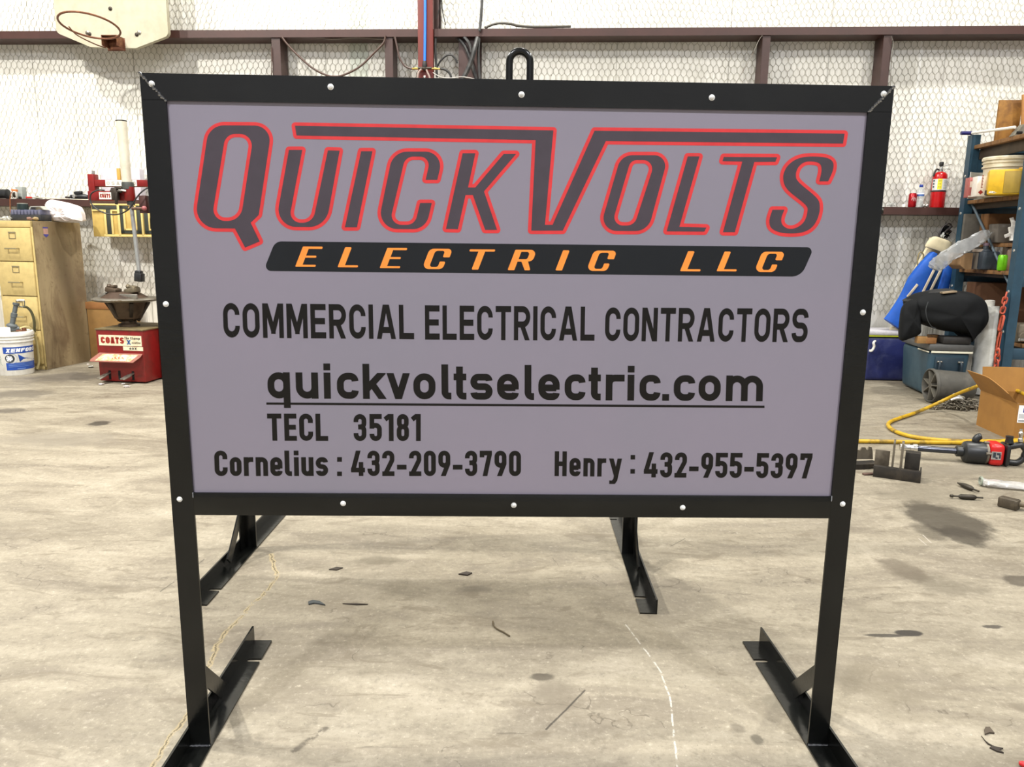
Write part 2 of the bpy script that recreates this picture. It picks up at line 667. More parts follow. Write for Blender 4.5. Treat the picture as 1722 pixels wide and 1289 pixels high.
# ------------------------------------------------------------------ the setting
def floor_material():
    m = bpy.data.materials.new('concrete')
    k = NT(m)
    tc = k.new('ShaderNodeTexCoord').outputs['Object']
    sep = k.new('ShaderNodeSeparateXYZ')
    k.t.links.new(tc, sep.inputs[0])
    X, Y = sep.outputs[0], sep.outputs[1]
    st = k.coord((0.55, 1.5, 1))
    n_big = k.noise(tc, 0.9, 4, 0.6)
    n_mid = k.noise(st, 3.2, 7, 0.68, 0.8)
    n_fine = k.noise(tc, 26, 5, 0.7)
    n_spk = k.noise(tc, 95, 2, 0.5)
    n_warp = k.noise(tc, 5.5, 6, 0.7)
    base = k.mix(k.ramp(n_big, 0.32, 0.68), lin((133, 125, 108)), lin((144, 136, 119)))
    base = k.mix(k.ramp(n_mid, 0.40, 0.72), base, lin((112, 104, 91)))
    base = k.mix(k.m('MULTIPLY', k.ramp(n_mid, 0.50, 0.30), 0.6), base, lin((157, 149, 133)))
    base = k.mix(k.m('MULTIPLY', k.ramp(n_fine, 0.52, 0.72), 0.40), base, lin((87, 81, 70)))
    base = k.mix(k.m('MULTIPLY', k.ramp(n_fine, 0.44, 0.28), 0.45), base, lin((164, 156, 140)))
    base = k.mix(k.m('MULTIPLY', k.ramp(n_spk, 0.74, 0.80), 0.75), base, lin((170, 164, 150)))
    n_sc = k.noise(k.coord((0.5, 5.0, 1)), 4.0, 6, 0.75, 1.5)
    base = k.mix(k.m('MULTIPLY', k.ramp(n_sc, 0.63, 0.72), 0.55), base, lin((74, 67, 58)))

    n_spec = k.noise(tc, 150, 2, 0.5)
    base = k.mix(k.m('MULTIPLY', k.ramp(n_spec, 0.70, 0.76), 0.7), base, lin((70, 62, 52)))
    n_pat = k.noise(k.coord((0.8, 1.3, 1)), 1.7, 6, 0.66, 0.9)
    base = k.mix(k.m('MULTIPLY', k.ramp(n_pat, 0.50, 0.66), 0.38), base, lin((98, 90, 76)))
    n_grit = k.noise(tc, 60, 6, 0.8)
    base = k.mix(k.m('MULTIPLY', k.ramp(n_grit, 0.50, 0.66), 0.34), base, lin((92, 84, 70)))
    base = k.mix(k.m('MULTIPLY', k.ramp(n_grit, 0.46, 0.30), 0.34), base, lin((206, 198, 178)))
    n_blob = k.noise(st, 6.5, 8, 0.72, 1.2)
    base = k.mix(k.m('MULTIPLY', k.ramp(n_blob, 0.54, 0.64), 0.60), base, lin((104, 95, 80)))
    vor = k.new('ShaderNodeTexVoronoi', feature='DISTANCE_TO_EDGE')
    wv = k.new('ShaderNodeVectorMath', operation='ADD')
    wn = k.new('ShaderNodeTexNoise')
    k.t.links.new(tc, wn.inputs['Vector'])
    wn.inputs['Scale'].default_value = 4.0
    wn.inputs['Detail'].default_value = 5
    sv = k.new('ShaderNodeVectorMath', operation='SCALE')
    k.t.links.new(wn.outputs[1], sv.inputs[0])
    sv.inputs['Scale'].default_value = 0.5
    k.t.links.new(tc, wv.inputs[0])
    k.t.links.new(sv.outputs[0], wv.inputs[1])
    k.t.links.new(wv.outputs[0], vor.inputs['Vector'])
    vor.inputs['Scale'].default_value = 1.5
    hair = k.m('MULTIPLY', k.ramp(vor.outputs['Distance'], 0.006, 0.001), k.ramp(n_mid, 0.50, 0.60))
    base = k.mix(k.m('MULTIPLY', hair, 0.6), base, lin((70, 62, 52)))

    def blot(px, py, wx, wy, col, amt, soft=0.5, rag=1.3):
        nonlocal base
        c = G(px, py)
        rx = abs(G(px + wx, py).x - c.x)
        ry = abs(G(px, py - wy).y - G(px, py + wy).y) / 2
        dx = k.m('DIVIDE', k.m('SUBTRACT', X, c.x), rx)
        dy = k.m('DIVIDE', k.m('SUBTRACT', Y, c.y), ry)
        d = k.m('SQRT', k.m('ADD', k.m('MULTIPLY', dx, dx), k.m('MULTIPLY', dy, dy)))
        d = k.m('ADD', d, k.m('MULTIPLY', k.m('SUBTRACT', n_warp, 0.5), rag * 2))
        f = k.m('MULTIPLY', k.ramp(d, 1.0 + soft / 2, 1.0 - soft / 2), amt)
        base = k.mix(f, base, lin(col))

    blot(1590, 873, 58, 30, (52, 46, 37), 0.86, 0.45, 0.75)
    blot(1618, 900, 32, 17, (52, 46, 37), 0.84, 0.45, 0.75)
    blot(1560, 892, 24, 16, (52, 46, 37), 0.6, 0.7, 0.9)
    blot(1520, 958, 28, 20, (84, 75, 63), 0.7, 0.9)
    blot(1600, 985, 60, 16, (86, 79, 66), 0.6, 1.0, 1.8)
    blot(1718, 976, 26, 9, (65, 58, 49), 0.8, 0.6)
    blot(1527, 1064, 22, 5, (30, 26, 24), 0.9, 0.4, 0.8)
    blot(1490, 1068, 34, 2.6, (30, 26, 24), 0.8, 0.5, 0.8)
    blot(1668, 1053, 16, 3, (40, 35, 31), 0.8, 0.5)
    blot(1720, 1190, 22, 12, (105, 97, 83), 0.8, 0.7)
    blot(168, 711, 15, 4, (42, 38, 33), 0.85, 0.6)
    blot(30, 662, 60, 7, (79, 73, 65), 0.7, 0.9)
    blot(18, 690, 30, 4, (61, 55, 50), 0.7, 0.8)
    blot(110, 634, 60, 8, (80, 75, 70), 0.7, 0.9)
    blot(100, 738, 90, 12, (114, 107, 95), 0.7, 0.9)
    blot(640, 942, 38, 6, (86, 79, 65), 0.6, 0.9)
    blot(910, 1138, 20, 6, (56, 50, 42), 0.75, 0.6)
    blot(935, 1166, 40, 24, (101, 93, 80), 0.6, 0.9)
    blot(1273, 1242, 9, 7, (68, 63, 53), 0.7, 0.7)
    blot(1240, 1222, 12, 8, (84, 77, 66), 0.6, 0.8)
    blot(1305, 1180, 20, 12, (108, 102, 88), 0.6, 0.9)
    blot(795, 990, 26, 6, (86, 80, 70), 0.5, 0.9)
    blot(1470, 1150, 60, 40, (108, 100, 84), 0.5, 1.0)
    blot(1545, 830, 70, 14, (101, 94, 80), 0.6, 1.0)
    blot(1600, 790, 80, 10, (108, 101, 89), 0.6, 1.0)

    def line(pts, w, col, amt, wob=0.02, broken=0.0):
        nonlocal base
        nx = k.m('MULTIPLY', k.m('SUBTRACT', n_warp, 0.5), wob * 2)
        xx, yy = k.m('ADD', X, nx), k.m('ADD', Y, k.m('MULTIPLY', nx, 0.6))
        dm = None
        for (a, b) in zip(pts, pts[1:]):
            p, q = G(*a), G(*b)
            ex, ey = q.x - p.x, q.y - p.y
            L2 = ex * ex + ey * ey
            ax, ay = k.m('SUBTRACT', xx, p.x), k.m('SUBTRACT', yy, p.y)
            t = k.m('ADD', k.m('MULTIPLY', ax, ex / L2), k.m('MULTIPLY', ay, ey / L2), clamp=True)
            ux = k.m('SUBTRACT', ax, k.m('MULTIPLY', t, ex))
            uy = k.m('SUBTRACT', ay, k.m('MULTIPLY', t, ey))
            d = k.m('ADD', k.m('MULTIPLY', ux, ux), k.m('MULTIPLY', uy, uy))
            dm = d if dm is None else k.m('MINIMUM', dm, d)
        dm = k.m('SQRT', dm)
        f = k.ramp(dm, w, w * 0.3)
        if broken:
            f = k.m('MULTIPLY', f, k.ramp(n_fine, broken, broken + 0.1))
        base = k.mix(k.m('MULTIPLY', f, amt), base, lin(col))

    crack = [(262, 1289), (318, 1195), (360, 1085), (412, 1030), (466, 970), (452, 932)]
    line(crack, 0.010, (156, 141, 107), 0.85, 0.035, 0.40)
    line(crack, 0.0035, (54, 47, 37), 0.75, 0.035, 0.42)
    line([(1052, 1050), (1080, 1085), (1112, 1130), (1126, 1170), (1140, 1289)], 0.0035, (180, 176, 166), 0.95, 0.008, 0.42)
    line([(918, 1226), (984, 1160)], 0.004, (42, 37, 32), 0.8, 0.01, 0.35)
    line([(495, 1262), (548, 1224)], 0.012, (65, 58, 49), 0.7, 0.01, 0.42)
    line([(1545, 905), (1558, 916)], 0.003, (173, 166, 155), 0.9, 0.004)
    line([(1552, 899), (1566, 912)], 0.003, (173, 166, 155), 0.9, 0.004)
    line([(270, 994), (344, 940)], 0.004, (68, 63, 53), 0.7, 0.01, 0.35)
    line([(1128, 918), (1152, 905)], 0.003, (71, 65, 56), 0.7, 0.006)
    k.put(k.b.inputs['Base Color'], base)
    k.b.inputs['Roughness'].default_value = 0.62
    k.put(k.b.inputs['Roughness'], k.ramp(n_mid, 1.6, -0.4))
    k.b.inputs['Specular IOR Level'].default_value = 0.35
    k.bump(k.m('ADD', n_fine, k.m('MULTIPLY', n_mid, 0.6)), 0.25, 0.004)
    return m


def wall_material():
    m = bpy.data.materials.new('vinyl_insulation')
    k = NT(m)
    tc = k.new('ShaderNodeTexCoord').outputs['Object']
    sep = k.new('ShaderNodeSeparateXYZ')
    k.t.links.new(tc, sep.inputs[0])
    st = k.coord((6.0, 1, 0.7))
    n1 = k.noise(st, 2.6, 5, 0.6, 0.3)
    n2 = k.noise(tc, 3.0, 4, 0.6)
    base = k.mix(k.ramp(n2, 0.35, 0.7), lin((238, 236, 228)), lin((226, 224, 214)))
    # grime low on the wall
    n3 = k.noise(tc, 7.0, 5, 0.65)
    low = k.m('MULTIPLY', k.ramp(k.m('ADD', sep.outputs[2], k.m('MULTIPLY', n3, 0.5)), 1.28, 0.85), k.ramp(sep.outputs[0], 1.0, -2.0))
    low = k.m('MULTIPLY', low, 0.42)
    base = k.mix(low, base, lin((176, 166, 146)))
    spk = k.noise(tc, 30, 2, 0.5)
    base = k.mix(k.m('MULTIPLY', k.ramp(spk, 0.76, 0.79), 0.6), base, lin((120, 108, 88)))
    # seams between the blankets
    for u, w, col, amt in SEAMS:
        d = k.m('ABSOLUTE', k.m('SUBTRACT', sep.outputs[0], u))
        base = k.mix(k.m('MULTIPLY', k.ramp(d, w * 1.1, w * 0.9, False), amt), base, lin(col))
    k.put(k.b.inputs['Base Color'], base)
    k.b.inputs['Roughness'].default_value = 0.36
    k.bump(n1, 0.55, 0.05)
    return m


brown = mat('red_oxide_primer', (64, 37, 31), 0.5, 0.0, (52, 32, 27), 0.6, 3.0, 0.08)
brown_dull = mat('stud_primer', (62, 39, 34), 0.5, 0.0, (50, 34, 29), 0.6, 3.0, 0.08)
redpaint_col = mat('column_red_paint', (106, 36, 27), 0.45, 0.0, (92, 31, 24), 0.5, 3.0)

SEAMS = []
for px, w, col, amt in ((545, 0.006, (120, 116, 104), 0.5), (602, 0.085, (196, 204, 190), 0.75), (1220, 0.005, (110, 106, 98), 0.5), (1578, 0.005, (120, 116, 104), 0.45),
                        (1537, 0.012, (252, 252, 248), 0.7), (64, 0.005, (120, 116, 104), 0.5), (232, 0.006, (130, 126, 112), 0.5),
                        (130, 0.004, (130, 126, 112), 0.4), (880, 0.004, (120, 116, 104), 0.4), (1385, 0.005, (110, 106, 98), 0.5), (1040, 0.004, (120, 116, 104), 0.4)):
    SEAMS.append((wl(px, 200 if px not in (545, 602, 880, 1040) else 20, 0.22)[0], w, col, amt))

m = MB()
m.add([(-9.5, -5.5, 0), (9.5, -5.5, 0), (9.5, 8.2, 0), (-9.5, 8.2, 0)], [[0, 1, 2, 3]])
floor = struct(m.build('floor', floor_material(), fix=False))

paint_w = mat('grey_sheeting', (166, 166, 170), 0.5, 0.0, (150, 150, 154), 0.5, 1.2)
wallm = wall_material()
WBK = struct(MB().add([(-9.6, 0.22, -0.02), (9.6, 0.22, -0.02), (9.6, 0.22, 6.6), (-9.6, 0.22, 6.6)], [[0, 1, 2, 3]]).build('wall_back', wallm, fix=False))
WBK.location = W0
WBK.rotation_euler = (0, 0, WA)
struct(MB().add([(-9.5, -5.5, 0), (-9.5, 8.2, 0), (-9.5, 8.2, 6.6), (-9.5, -5.5, 6.6)], [[0, 1, 2, 3]]).build('wall_left', paint_w, fix=False))
struct(MB().add([(9.5, -5.5, 0), (9.5, 8.2, 0), (9.5, 8.2, 6.6), (9.5, -5.5, 6.6)], [[3, 2, 1, 0]]).build('wall_right', paint_w, fix=False))
struct(MB().add([(-9.5, -5.5, 0), (9.5, -5.5, 0), (9.5, -5.5, 6.6), (-9.5, -5.5, 6.6)], [[0, 1, 2, 3]]).build('wall_front', paint_w, fix=False))
struct(MB().add([(-9.5, -5.5, 6.6), (9.5, -5.5, 6.6), (9.5, 8.2, 6.6), (-9.5, 8.2, 6.6)], [[3, 2, 1, 0]]).build('ceiling', paint_w, fix=False))


def zat(px, py, off=0.0):
    return wl(px, py, off)[1]


GZ1 = (zat(0, 52.5) + zat(1722, 42.5) + zat(900, 48)) / 3      # top of the upper girt
GZ0 = (zat(143, 334.8) + zat(1560, 348.8)) / 2                 # top of the lower girt
FL = 0.064


def girt(name, z, u0, u1):
    b = MB()
    b.span((u0, 0, z - FL), (u1, 0.004, z))                # flange toward the room
    b.span((u0, 0.004, z - 0.004), (u1, 0.21, z))          # web, a shelf 20 cm deep
    b.span((u0, 0.004, z - FL), (u1, 0.21, z - FL + 0.004))  # lower leg
    o = struct(b.build(name, brown))
    o.location = W0
    o.rotation_euler = (0, 0, WA)
    return o


girt('trim_1', GZ1, -6.4, 6.4)
girt('trim_2', GZ0, -6.4, wl(470, 345)[0])
girt('trim_3', GZ0, wl(1487, 345)[0], 6.4)


def stud(name, px0, px1, py, side, z1=None, off=0.012, z0=0.0, m_=None, dp=0.18):
    u0, u1 = wl(px0, py)[0], wl(px1, py)[0]
    z1 = GZ1 - FL if z1 is None else z1
    b = MB()
    b.span((u0, off, z0), (u1, off + 0.004, z1))
    x = u1 if side > 0 else u0
    b.span((x - 0.002, off, z0), (x + 0.002, off + dp, z1))
    b.span((u0, off + dp - 0.004, z0), (u1, off + dp, z1))
    o = struct(b.build(name, m_ or brown_dull))
    o.location = W0
    o.rotation_euler = (0, 0, WA)
    return o


stud('trim_4', 457, 471, 100, 1)
stud('trim_5', 647, 660, 100, 1)
stud('trim_6', 770, 806, 100, -1, off=0.06, dp=0.14)
stud('trim_7', 1281, 1294, 100, -1)
stud('trim_8', 1484, 1498, 100, -1)
stud('trim_9', 726, 735, 20, -1, z1=6.5, z0=GZ1, off=0.1, dp=0.1)

# the bright red square column in front of the girts
u0, u1 = wl(702.5, 60, -0.06)[0], wl(728, 60, -0.06)[0]
b = MB()
b.span((u0, -0.06, 0.0), (u1, -0.004, 6.58), 0.004)
o = struct(b.build('trim_10', redpaint_col))
o.location = W0
o.rotation_euler = (0, 0, WA)

# hexagonal netting over the insulation
def netting():
    a = 0.0520                       # across the vertical twists
    hgt = 0.0545                      # rise of a row
    u0, u1 = wl(-40, 300, 0.2)[0], wl(1765, 300, 0.2)[0]
    z0, z1 = 0.55, 3.62
    y = 0.213
    b = MB()
    r = 0.0016
    q = [(-1, -0.6), (1, -0.6), (0, 1.0)]
    random.seed(3)
    rows = int((z1 - z0) / hgt)
    cols = int((u1 - u0) / a)
    J = {}

    def pt(i, j, k):
        key = (i, j, k)
        if key not in J:
            x = u0 + (i + (0.5 if j % 2 else 0)) * a
            z = z0 + j * hgt + (0 if k == 0 else hgt * 0.52)
            z += 0.018 * math.sin(x * 2.3) + 0.012 * math.sin(x * 5.1 + 1)
            J[key] = Vector((x + random.uniform(-1, 1) * 0.003, y + random.uniform(-1, 1) * 0.003, z + random.uniform(-1, 1) * 0.003))
        return J[key]

    vs, fs = [], []

    def seg(p, s, rad):
        d = (s - p).normalized()
        x = Vector((d.z, 0, -d.x))
        o = len(vs)
        for e in (p, s):
            for qx, qy in q:
                vs.append(e + x * (qx * rad) - Vector((0, qy * rad, 0)))
        fs.extend([[o, o + 1, o + 4, o + 3], [o + 1, o + 2, o + 5, o + 4], [o + 2, o, o + 3, o + 5]])

    for j in range(rows):
        for i in range(cols):
            lo, hi = pt(i, j, 0), pt(i, j, 1)
            seg(lo, hi, r * 1.3)                      # the twist
            for di in ((0, 1) if j % 2 else (-1, 0)):
                if 0 <= i + di < cols and j + 1 < rows:
                    seg(hi, pt(i + di, j + 1, 0), r)
    b.v, b.f = vs, fs
    o = b.build('wire_netting', mat('galvanised_wire', (176, 173, 160), 0.6, 0.1), fix=False)
    tag(o, 'galvanised hexagonal wire netting stretched over the white wall insulation', 'wire netting', kind='stuff')
    o.location = W0
    o.rotation_euler = (0, 0, WA)


netting()

# ------------------------------------------------------------------ the sign
SYAW = 0.020979
SU = Vector((math.cos(SYAW), math.sin(SYAW), 0))
SN = Vector((-math.sin(SYAW), math.cos(SYAW), 0))
SW, SH = 1.4981, 1.4816
ZB, ZI, ZT = 0.5695, 0.6206, 1.4308
S0 = Vector((-0.73899, 1.5438, 0)) + SU * (SW / 2)


def sl(px, py, off=0.0):
    p = PL(px, py, S0 + SN * off, SN) - S0
    return p.dot(SU), p.z


def gloss_black(name, rough, bumpy):
    m = bpy.data.materials.new(name)
    k = NT(m)
    vec = k.coord((1, 1, 1))
    n = k.noise(vec, 9, 5, 0.6)
    k.put(k.b.inputs['Base Color'], k.mix(k.ramp(n, 0.35, 0.7), lin((13, 14, 13)), lin((18, 19, 17))))
    k.put(k.b.inputs['Roughness'], k.ramp(n, -1.2 + rough, 4.2))
    k.b.inputs['Roughness'].default_value = rough
    k.b.inputs['Specular IOR Level'].default_value = 0.38
    n2 = k.noise(k.coord((0.5, 1, 1)), 70, 4, 0.55)
    k.bump(n2, bumpy, 0.003)
    return m


black = gloss_black('black_enamel', 0.25, 0.16)
zinc = mat('zinc_bolt', (244, 244, 240), 0.4, 0.15, (150, 148, 140), 0.4, 60)
weld_m = mat('weld_glint', (150, 152, 156), 0.08, 0.9, spec=1.0)  # highlights on the black beads put into a bright metal colour


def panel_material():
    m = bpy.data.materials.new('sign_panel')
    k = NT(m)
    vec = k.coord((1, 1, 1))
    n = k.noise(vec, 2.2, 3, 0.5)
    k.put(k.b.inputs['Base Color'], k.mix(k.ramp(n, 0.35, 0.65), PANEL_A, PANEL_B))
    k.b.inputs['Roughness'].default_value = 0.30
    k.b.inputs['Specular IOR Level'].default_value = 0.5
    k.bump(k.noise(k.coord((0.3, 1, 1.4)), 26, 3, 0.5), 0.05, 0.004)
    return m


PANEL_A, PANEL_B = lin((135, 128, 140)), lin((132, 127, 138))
sign = thing('sign_stand', 'black steel sign stand holding the grey company panel with red outlined lettering, in front', 'sign', S0, SYAW,
             'steel sign stands')
TH = 0.005
AW = 0.0479
hw = SW / 2


def angle_post(sx):
    b = MB()
    b.span((sx * hw, 0, TH), (sx * (hw - AW), TH, SH if False else ZT + 0.002))
    b.span((sx * hw, TH, TH), (sx * (hw - TH), AW, ZT + 0.002))
    # mitred head
    b.prism([(sx * hw, ZT), (sx * (hw - AW), ZT), (sx * hw, SH)], (0, 0, 0), (1, 0, 0), (0, 0, 1), (0, TH, 0))
    return b


for sx in (-1, 1):
    angle_post(sx).build('post', black, sign)
b = MB()
b.prism([(-hw + 0.0004, SH), (hw - 0.0004, SH), (hw - AW, ZT), (-hw + AW, ZT)], (0, 0, 0), (1, 0, 0), (0, 0, 1), (0, TH, 0))
b.span((-hw, TH, SH - TH), (hw, AW, SH))
b.build('top_rail', black, sign)
b = MB()
b.span((-hw + AW, -0.0004, ZB), (hw - AW, TH, ZI), 0.0008)
b.span((-hw + AW, TH, ZB), (hw - AW, AW, ZB + TH))
b.build('bottom_rail', black, sign)

# weld beads along the mitres and at the foot of the posts
random.seed(11)
for sx in (-1, 1):
    b = MB()
    for i in range(26):
        t = (i + 0.5) / 26
        b.sphere((sx * (hw - t * AW) + random.uniform(-1, 1) * 0.0012, -0.0004, SH - t * (SH - ZT) + random.uniform(-1, 1) * 0.0012),
                 random.uniform(0.0022, 0.0038), 8, (1, 0.9, 1))
    b.build('weld_bead', weld_m, sign)
    b = MB()
    for i in range(16):
        t = i / 15
        b.sphere((sx * (hw - 0.002 - t * (AW - 0.004)), -0.001, TH + 0.001 + random.uniform(-1, 1) * 0.0006), random.uniform(0.0018, 0.003), 8)
    b.build('weld_bead', weld_m, sign)
    b = MB()
    for i in range(9):
        b.sphere((sx * (hw - AW), -0.0005, ZI - i * 0.0012 + random.uniform(-1, 1) * 0.0006), 0.0018, 8)
    b.build('weld_bead', weld_m, sign)

# the panel, behind the opening of the frame
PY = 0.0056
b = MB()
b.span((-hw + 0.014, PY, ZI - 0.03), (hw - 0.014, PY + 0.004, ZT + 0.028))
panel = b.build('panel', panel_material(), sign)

# bolts through the frame
for px, py in ((255, 141), (556, 146), (877, 159), (1197, 164), (1486, 158), (279, 511), (1451, 525), (302, 839), (577, 846), (864, 849), (1148, 853), (1417, 847)):
    x, z = sl(px, py)
    b = MB()
    b.lathe([(0, 0.0052), (0.0026, 0.005), (0.0043, 0.0034), (0.0046, 0.0006), (0.0060, 0.0004), (0.0062, 0), (0.0, 0)], (x, -0.0003, z), (0, -1, 0), 14)
    b.span((x - 0.0022, -0.0062, z - 0.0005), (x + 0.0022, -0.005, z + 0.0005))
    b.span((x - 0.0005, -0.0062, z - 0.0022), (x + 0.0005, -0.005, z + 0.0022))
    b.build('bolt', zinc, sign)

# lifting eye behind the top rail
ex0, ez0 = sl(856.5, 110, 0.03)
ex1, _ = sl(891.5, 110, 0.03)
_, eztop = sl(874, 86, 0.03)
rad = (ex1 - ex0) / 2
ecx = (ex0 + ex1) / 2
pts = [(ex0, 0.03, SH - 0.06), (ex0, 0.03, eztop - rad - 0.004)]
pts += [(ecx - rad * math.cos(PI * k / 16), 0.03, eztop - rad + rad * math.sin(PI * k / 16)) for k in range(1, 16)]
pts += [(ex1, 0.03, eztop - rad - 0.004), (ex1, 0.03, SH - 0.06)]
MB().tube(pts, 0.0074, 14).build('lifting_eye', black, sign)

# feet: lengths of angle iron flat on the floor, slotted near the ends, and one brace each
for sx in (-1, 1):
    y0, y1 = -0.46, 0.470
    xi, xo = hw - 0.050, hw
    out = [(xo, y0), (xi, y0), (xi, y0 + 0.10), (xo - 0.022, y0 + 0.10), (xo - 0.022, y0 + 0.112), (xi, y0 + 0.112),
           (xi, y1 - 0.114), (xo - 0.020, y1 - 0.114), (xo - 0.014, y1 - 0.112), (xo - 0.012, y1 - 0.106), (xo - 0.014, y1 - 0.100), (xo - 0.020, y1 - 0.098), (xi, y1 - 0.098), (xi, y1), (xo, y1)]
    b = MB()
    b.prism([(sx * p[0], p[1]) for p in out], (0, 0, 0), (1, 0, 0), (0, 1, 0), (0, 0, TH))
    b.span((sx * (hw + TH), y0, 0), (sx * hw, y1, 0.050))
    b.build('foot', black, sign)
    b = MB()
    b.bar((sx * (hw - 0.012), 0.03, 0.185), (sx * (hw - 0.012), 0.185, 0.026), 0.040, 0.005, Vector((0, 1, 0.98)))
    b.build('brace', black, sign)

# a second stand of the same kind behind it, facing away
S2 = Vector((-0.273, 2.690, 0))
dup(sign, S2, PI - 0.012, 'second black steel stand behind the lettered one, only its legs and feet in view', 'steel sign stands')

# ------------------------------------------------------------------ writing on the panel
logo_dark = mat('logo_charcoal', (68, 60, 67), 0.30, spec=0.5)
logo_red = mat('logo_red', (216, 55, 57), 0.30, spec=0.5)
ink = mat('lettering_black', (21, 19, 17), 0.32, spec=0.25)
banner_black = mat('banner_black', (17, 21, 25), 0.28, spec=0.4)
orange = mat('lettering_orange', (255, 150, 58), 0.30, spec=0.5)


def P2(px, py):
    return sl(px, py, PY)


def flat(polys, y, name, m_, parent=None, holes=None):
    """polygons given in picture coordinates, laid on the panel at depth y"""
    b = MB()
    for i, p in enumerate(polys):
        q = [P2(*a) for a in p]
        b.add([(x, y - (i % 24) * 7e-6, z) for x, z in q], [list(range(len(q)))])
    return b.build(name, m_, parent or panel, fix=False)


def filled(loops_list, y, name, m_, parent=None):
    b = MB()
    for loops in loops_list:
        Q = [[P2(*a) for a in l] for l in loops]
        fl = [p for l in Q for p in l]
        tr = tessellate_polygon([[Vector((p[0], p[1], 0)) for p in l] for l in Q])
        b.add([(x, y, z) for x, z in fl], [list(t) for t in tr])
    return b.build(name, m_, parent or panel, fix=False)


c1 = lambda p: (230 + p[0] / 3.664, 100 + p[1] / 3.664) + ((p[2] / 3.664,) if len(p) > 2 else ())
c2 = lambda p: (650 + p[0] / 4.1, 140 + p[1] / 4.1) + ((p[2] / 4.1,) if len(p) > 2 else ())
c3 = lambda p: (1050 + p[0] / 3.664, 130 + p[1] / 3.664) + ((p[2] / 3.664,) if len(p) > 2 else ())
LOGO = []


def lg(f, outer, *holes):
    LOGO.append([fillet([f(p) for p in outer], True, 9)] + [fillet([f(p) for p in h], True, 9) for h in holes])


lg(c1, [(446, 405, 105), (834, 408, 92), (752, 958, 20), (702, 1005), (758, 1120), (668, 1158), (605, 1040), (352, 1038, 120)],
   [(548, 458, 70), (722, 458, 75), (640, 994, 92), (460, 994, 72)])
lg(c1, [(938, 557), (1020, 557), (935, 1005, 62), (1085, 1005, 75), (1178, 560), (1250, 562), (1165, 1032, 125), (853, 1030, 108)])
lg(c1, [(1383, 565), (1452, 565), (1357, 1033), (1283, 1033)])
lg(c2, [(45, 471, 120), (396, 471, 100), (350, 665), (270, 665), (306, 505, 60), (130, 505, 70), (18, 975, 66), (195, 975, 70), (232, 825), (312, 825), (270, 1005, 110), (-64, 1003, 112)])
lg(c2, [(525, 482), (612, 482), (562, 718), (612, 718), (808, 487), (893, 487), (672, 745), (762, 1010), (680, 1010), (595, 770), (545, 770), (492, 1005), (410, 1003)])
bar_l = lambda p: c1(p)
V = [c1((975, 408)), c2((1150, 325)), c2((1092, 975)), c2((1145, 975)), c2((1434, 327)), c3((1356, 347)), c3((1346, 408)), c2((1512, 398)), c2((1215, 1015)), c2((998, 1015)), c2((1028, 391)), c1((985, 468))]
LOGO.append([V])
LOGO.append([fillet([(1044.5, 260.8, 25), (1124, 261, 18), (1089.6, 388.3, 28), (1007.6, 388, 22)], True, 9), fillet([(1060.6, 269, 14), (1102.4, 269, 16), (1066.6, 379.2, 18), (1028.2, 379, 16)], True, 9)])
lg(c3, [(390, 487), (462, 487), (338, 920), (505, 925), (492, 950), (260, 948)])
lg(c3, [(612, 490), (940, 492), (930, 520), (800, 521), (680, 953), (607, 953), (726, 519), (604, 516)])
Sx = smooth([(1255, 640), (1283, 575), (1285, 525), (1250, 497), (1180, 488), (1100, 492), (1040, 515), (995, 560), (978, 622), (1005, 692), (1115, 785), (1126, 832), (1105, 890), (1060, 925), (1012, 932), (975, 910), (966, 870), (985, 815)], 4)
Sx += smooth([(912, 815), (893, 880), (905, 928), (960, 955), (1040, 961), (1110, 950), (1160, 918), (1193, 860), (1203, 790), (1180, 738), (1078, 650), (1056, 606), (1070, 555), (1112, 522), (1170, 520), (1205, 535), (1214, 575), (1200, 640)], 4)
LOGO.append([[c3(p) for p in Sx]])

for loops in LOGO:
    red_polys = []
    for l in loops:
        red_polys += stroke(l, 11.6, True, True)
    flat(red_polys, PY - 0.0003, 'logo_outline', logo_red)
for loops in LOGO:
    filled([loops], PY - 0.0007, 'logo_letter', logo_dark)

ban = fillet([(463, 405.5, 16), (1369, 415.5, 8), (1347, 464.8, 25), (443, 455.3, 9)], True, 9)
filled([[ban]], PY - 0.0004, 'banner', banner_black)

BL = []
BE = [(0, 0, .03), (.42, 1, .0)]


def bl(x, yb, yt, outer, holes=(), sh=0.385):
    H = yb - yt
    f = lambda p: (x + (p[0] + p[1] * sh) * H, yb - p[1] * H + p[0] * 0.25) + ((p[2] * H,) if len(p) > 2 else ())
    BL.append([fillet([f(p) for p in outer], True, 6)] + [fillet([f(p) for p in h], True, 6) for h in holes])


gE = [(0, 0, .03), (1.0, 0, .05), (1.0, .1, .05), (.33, .1), (.33, .45), (.86, .45, .05), (.86, .55, .05), (.33, .55), (.33, .89), (1.0, .89, .05), (1.0, 1, .05), (0, 1, .06)]
gL = [(0, 0, .03), (1.0, 0, .05), (1.0, .1, .05), (.33, .1), (.33, 1, .05), (0, 1, .06)]
gI = [(0, 0, .04), (.33, 0, .05), (.33, 1, .05), (0, 1, .06)]
gC = [(1.14, .58, .05), (1.14, 1, .24), (0, 1, .32), (0, 0, .22), (1.02, 0, .34), (1.02, .37, .05), (.74, .37, .05), (.74, .1, .16), (.32, .1, .1), (.32, .9, .2), (.80, .9, .08), (.80, .58, .05)]
gT = [(-.46, .89, .05), (-.46, 1, .05), (.80, 1, .05), (.80, .89, .05), (.33, .89), (.33, 0, .05), (0, 0, .04), (0, .89)]
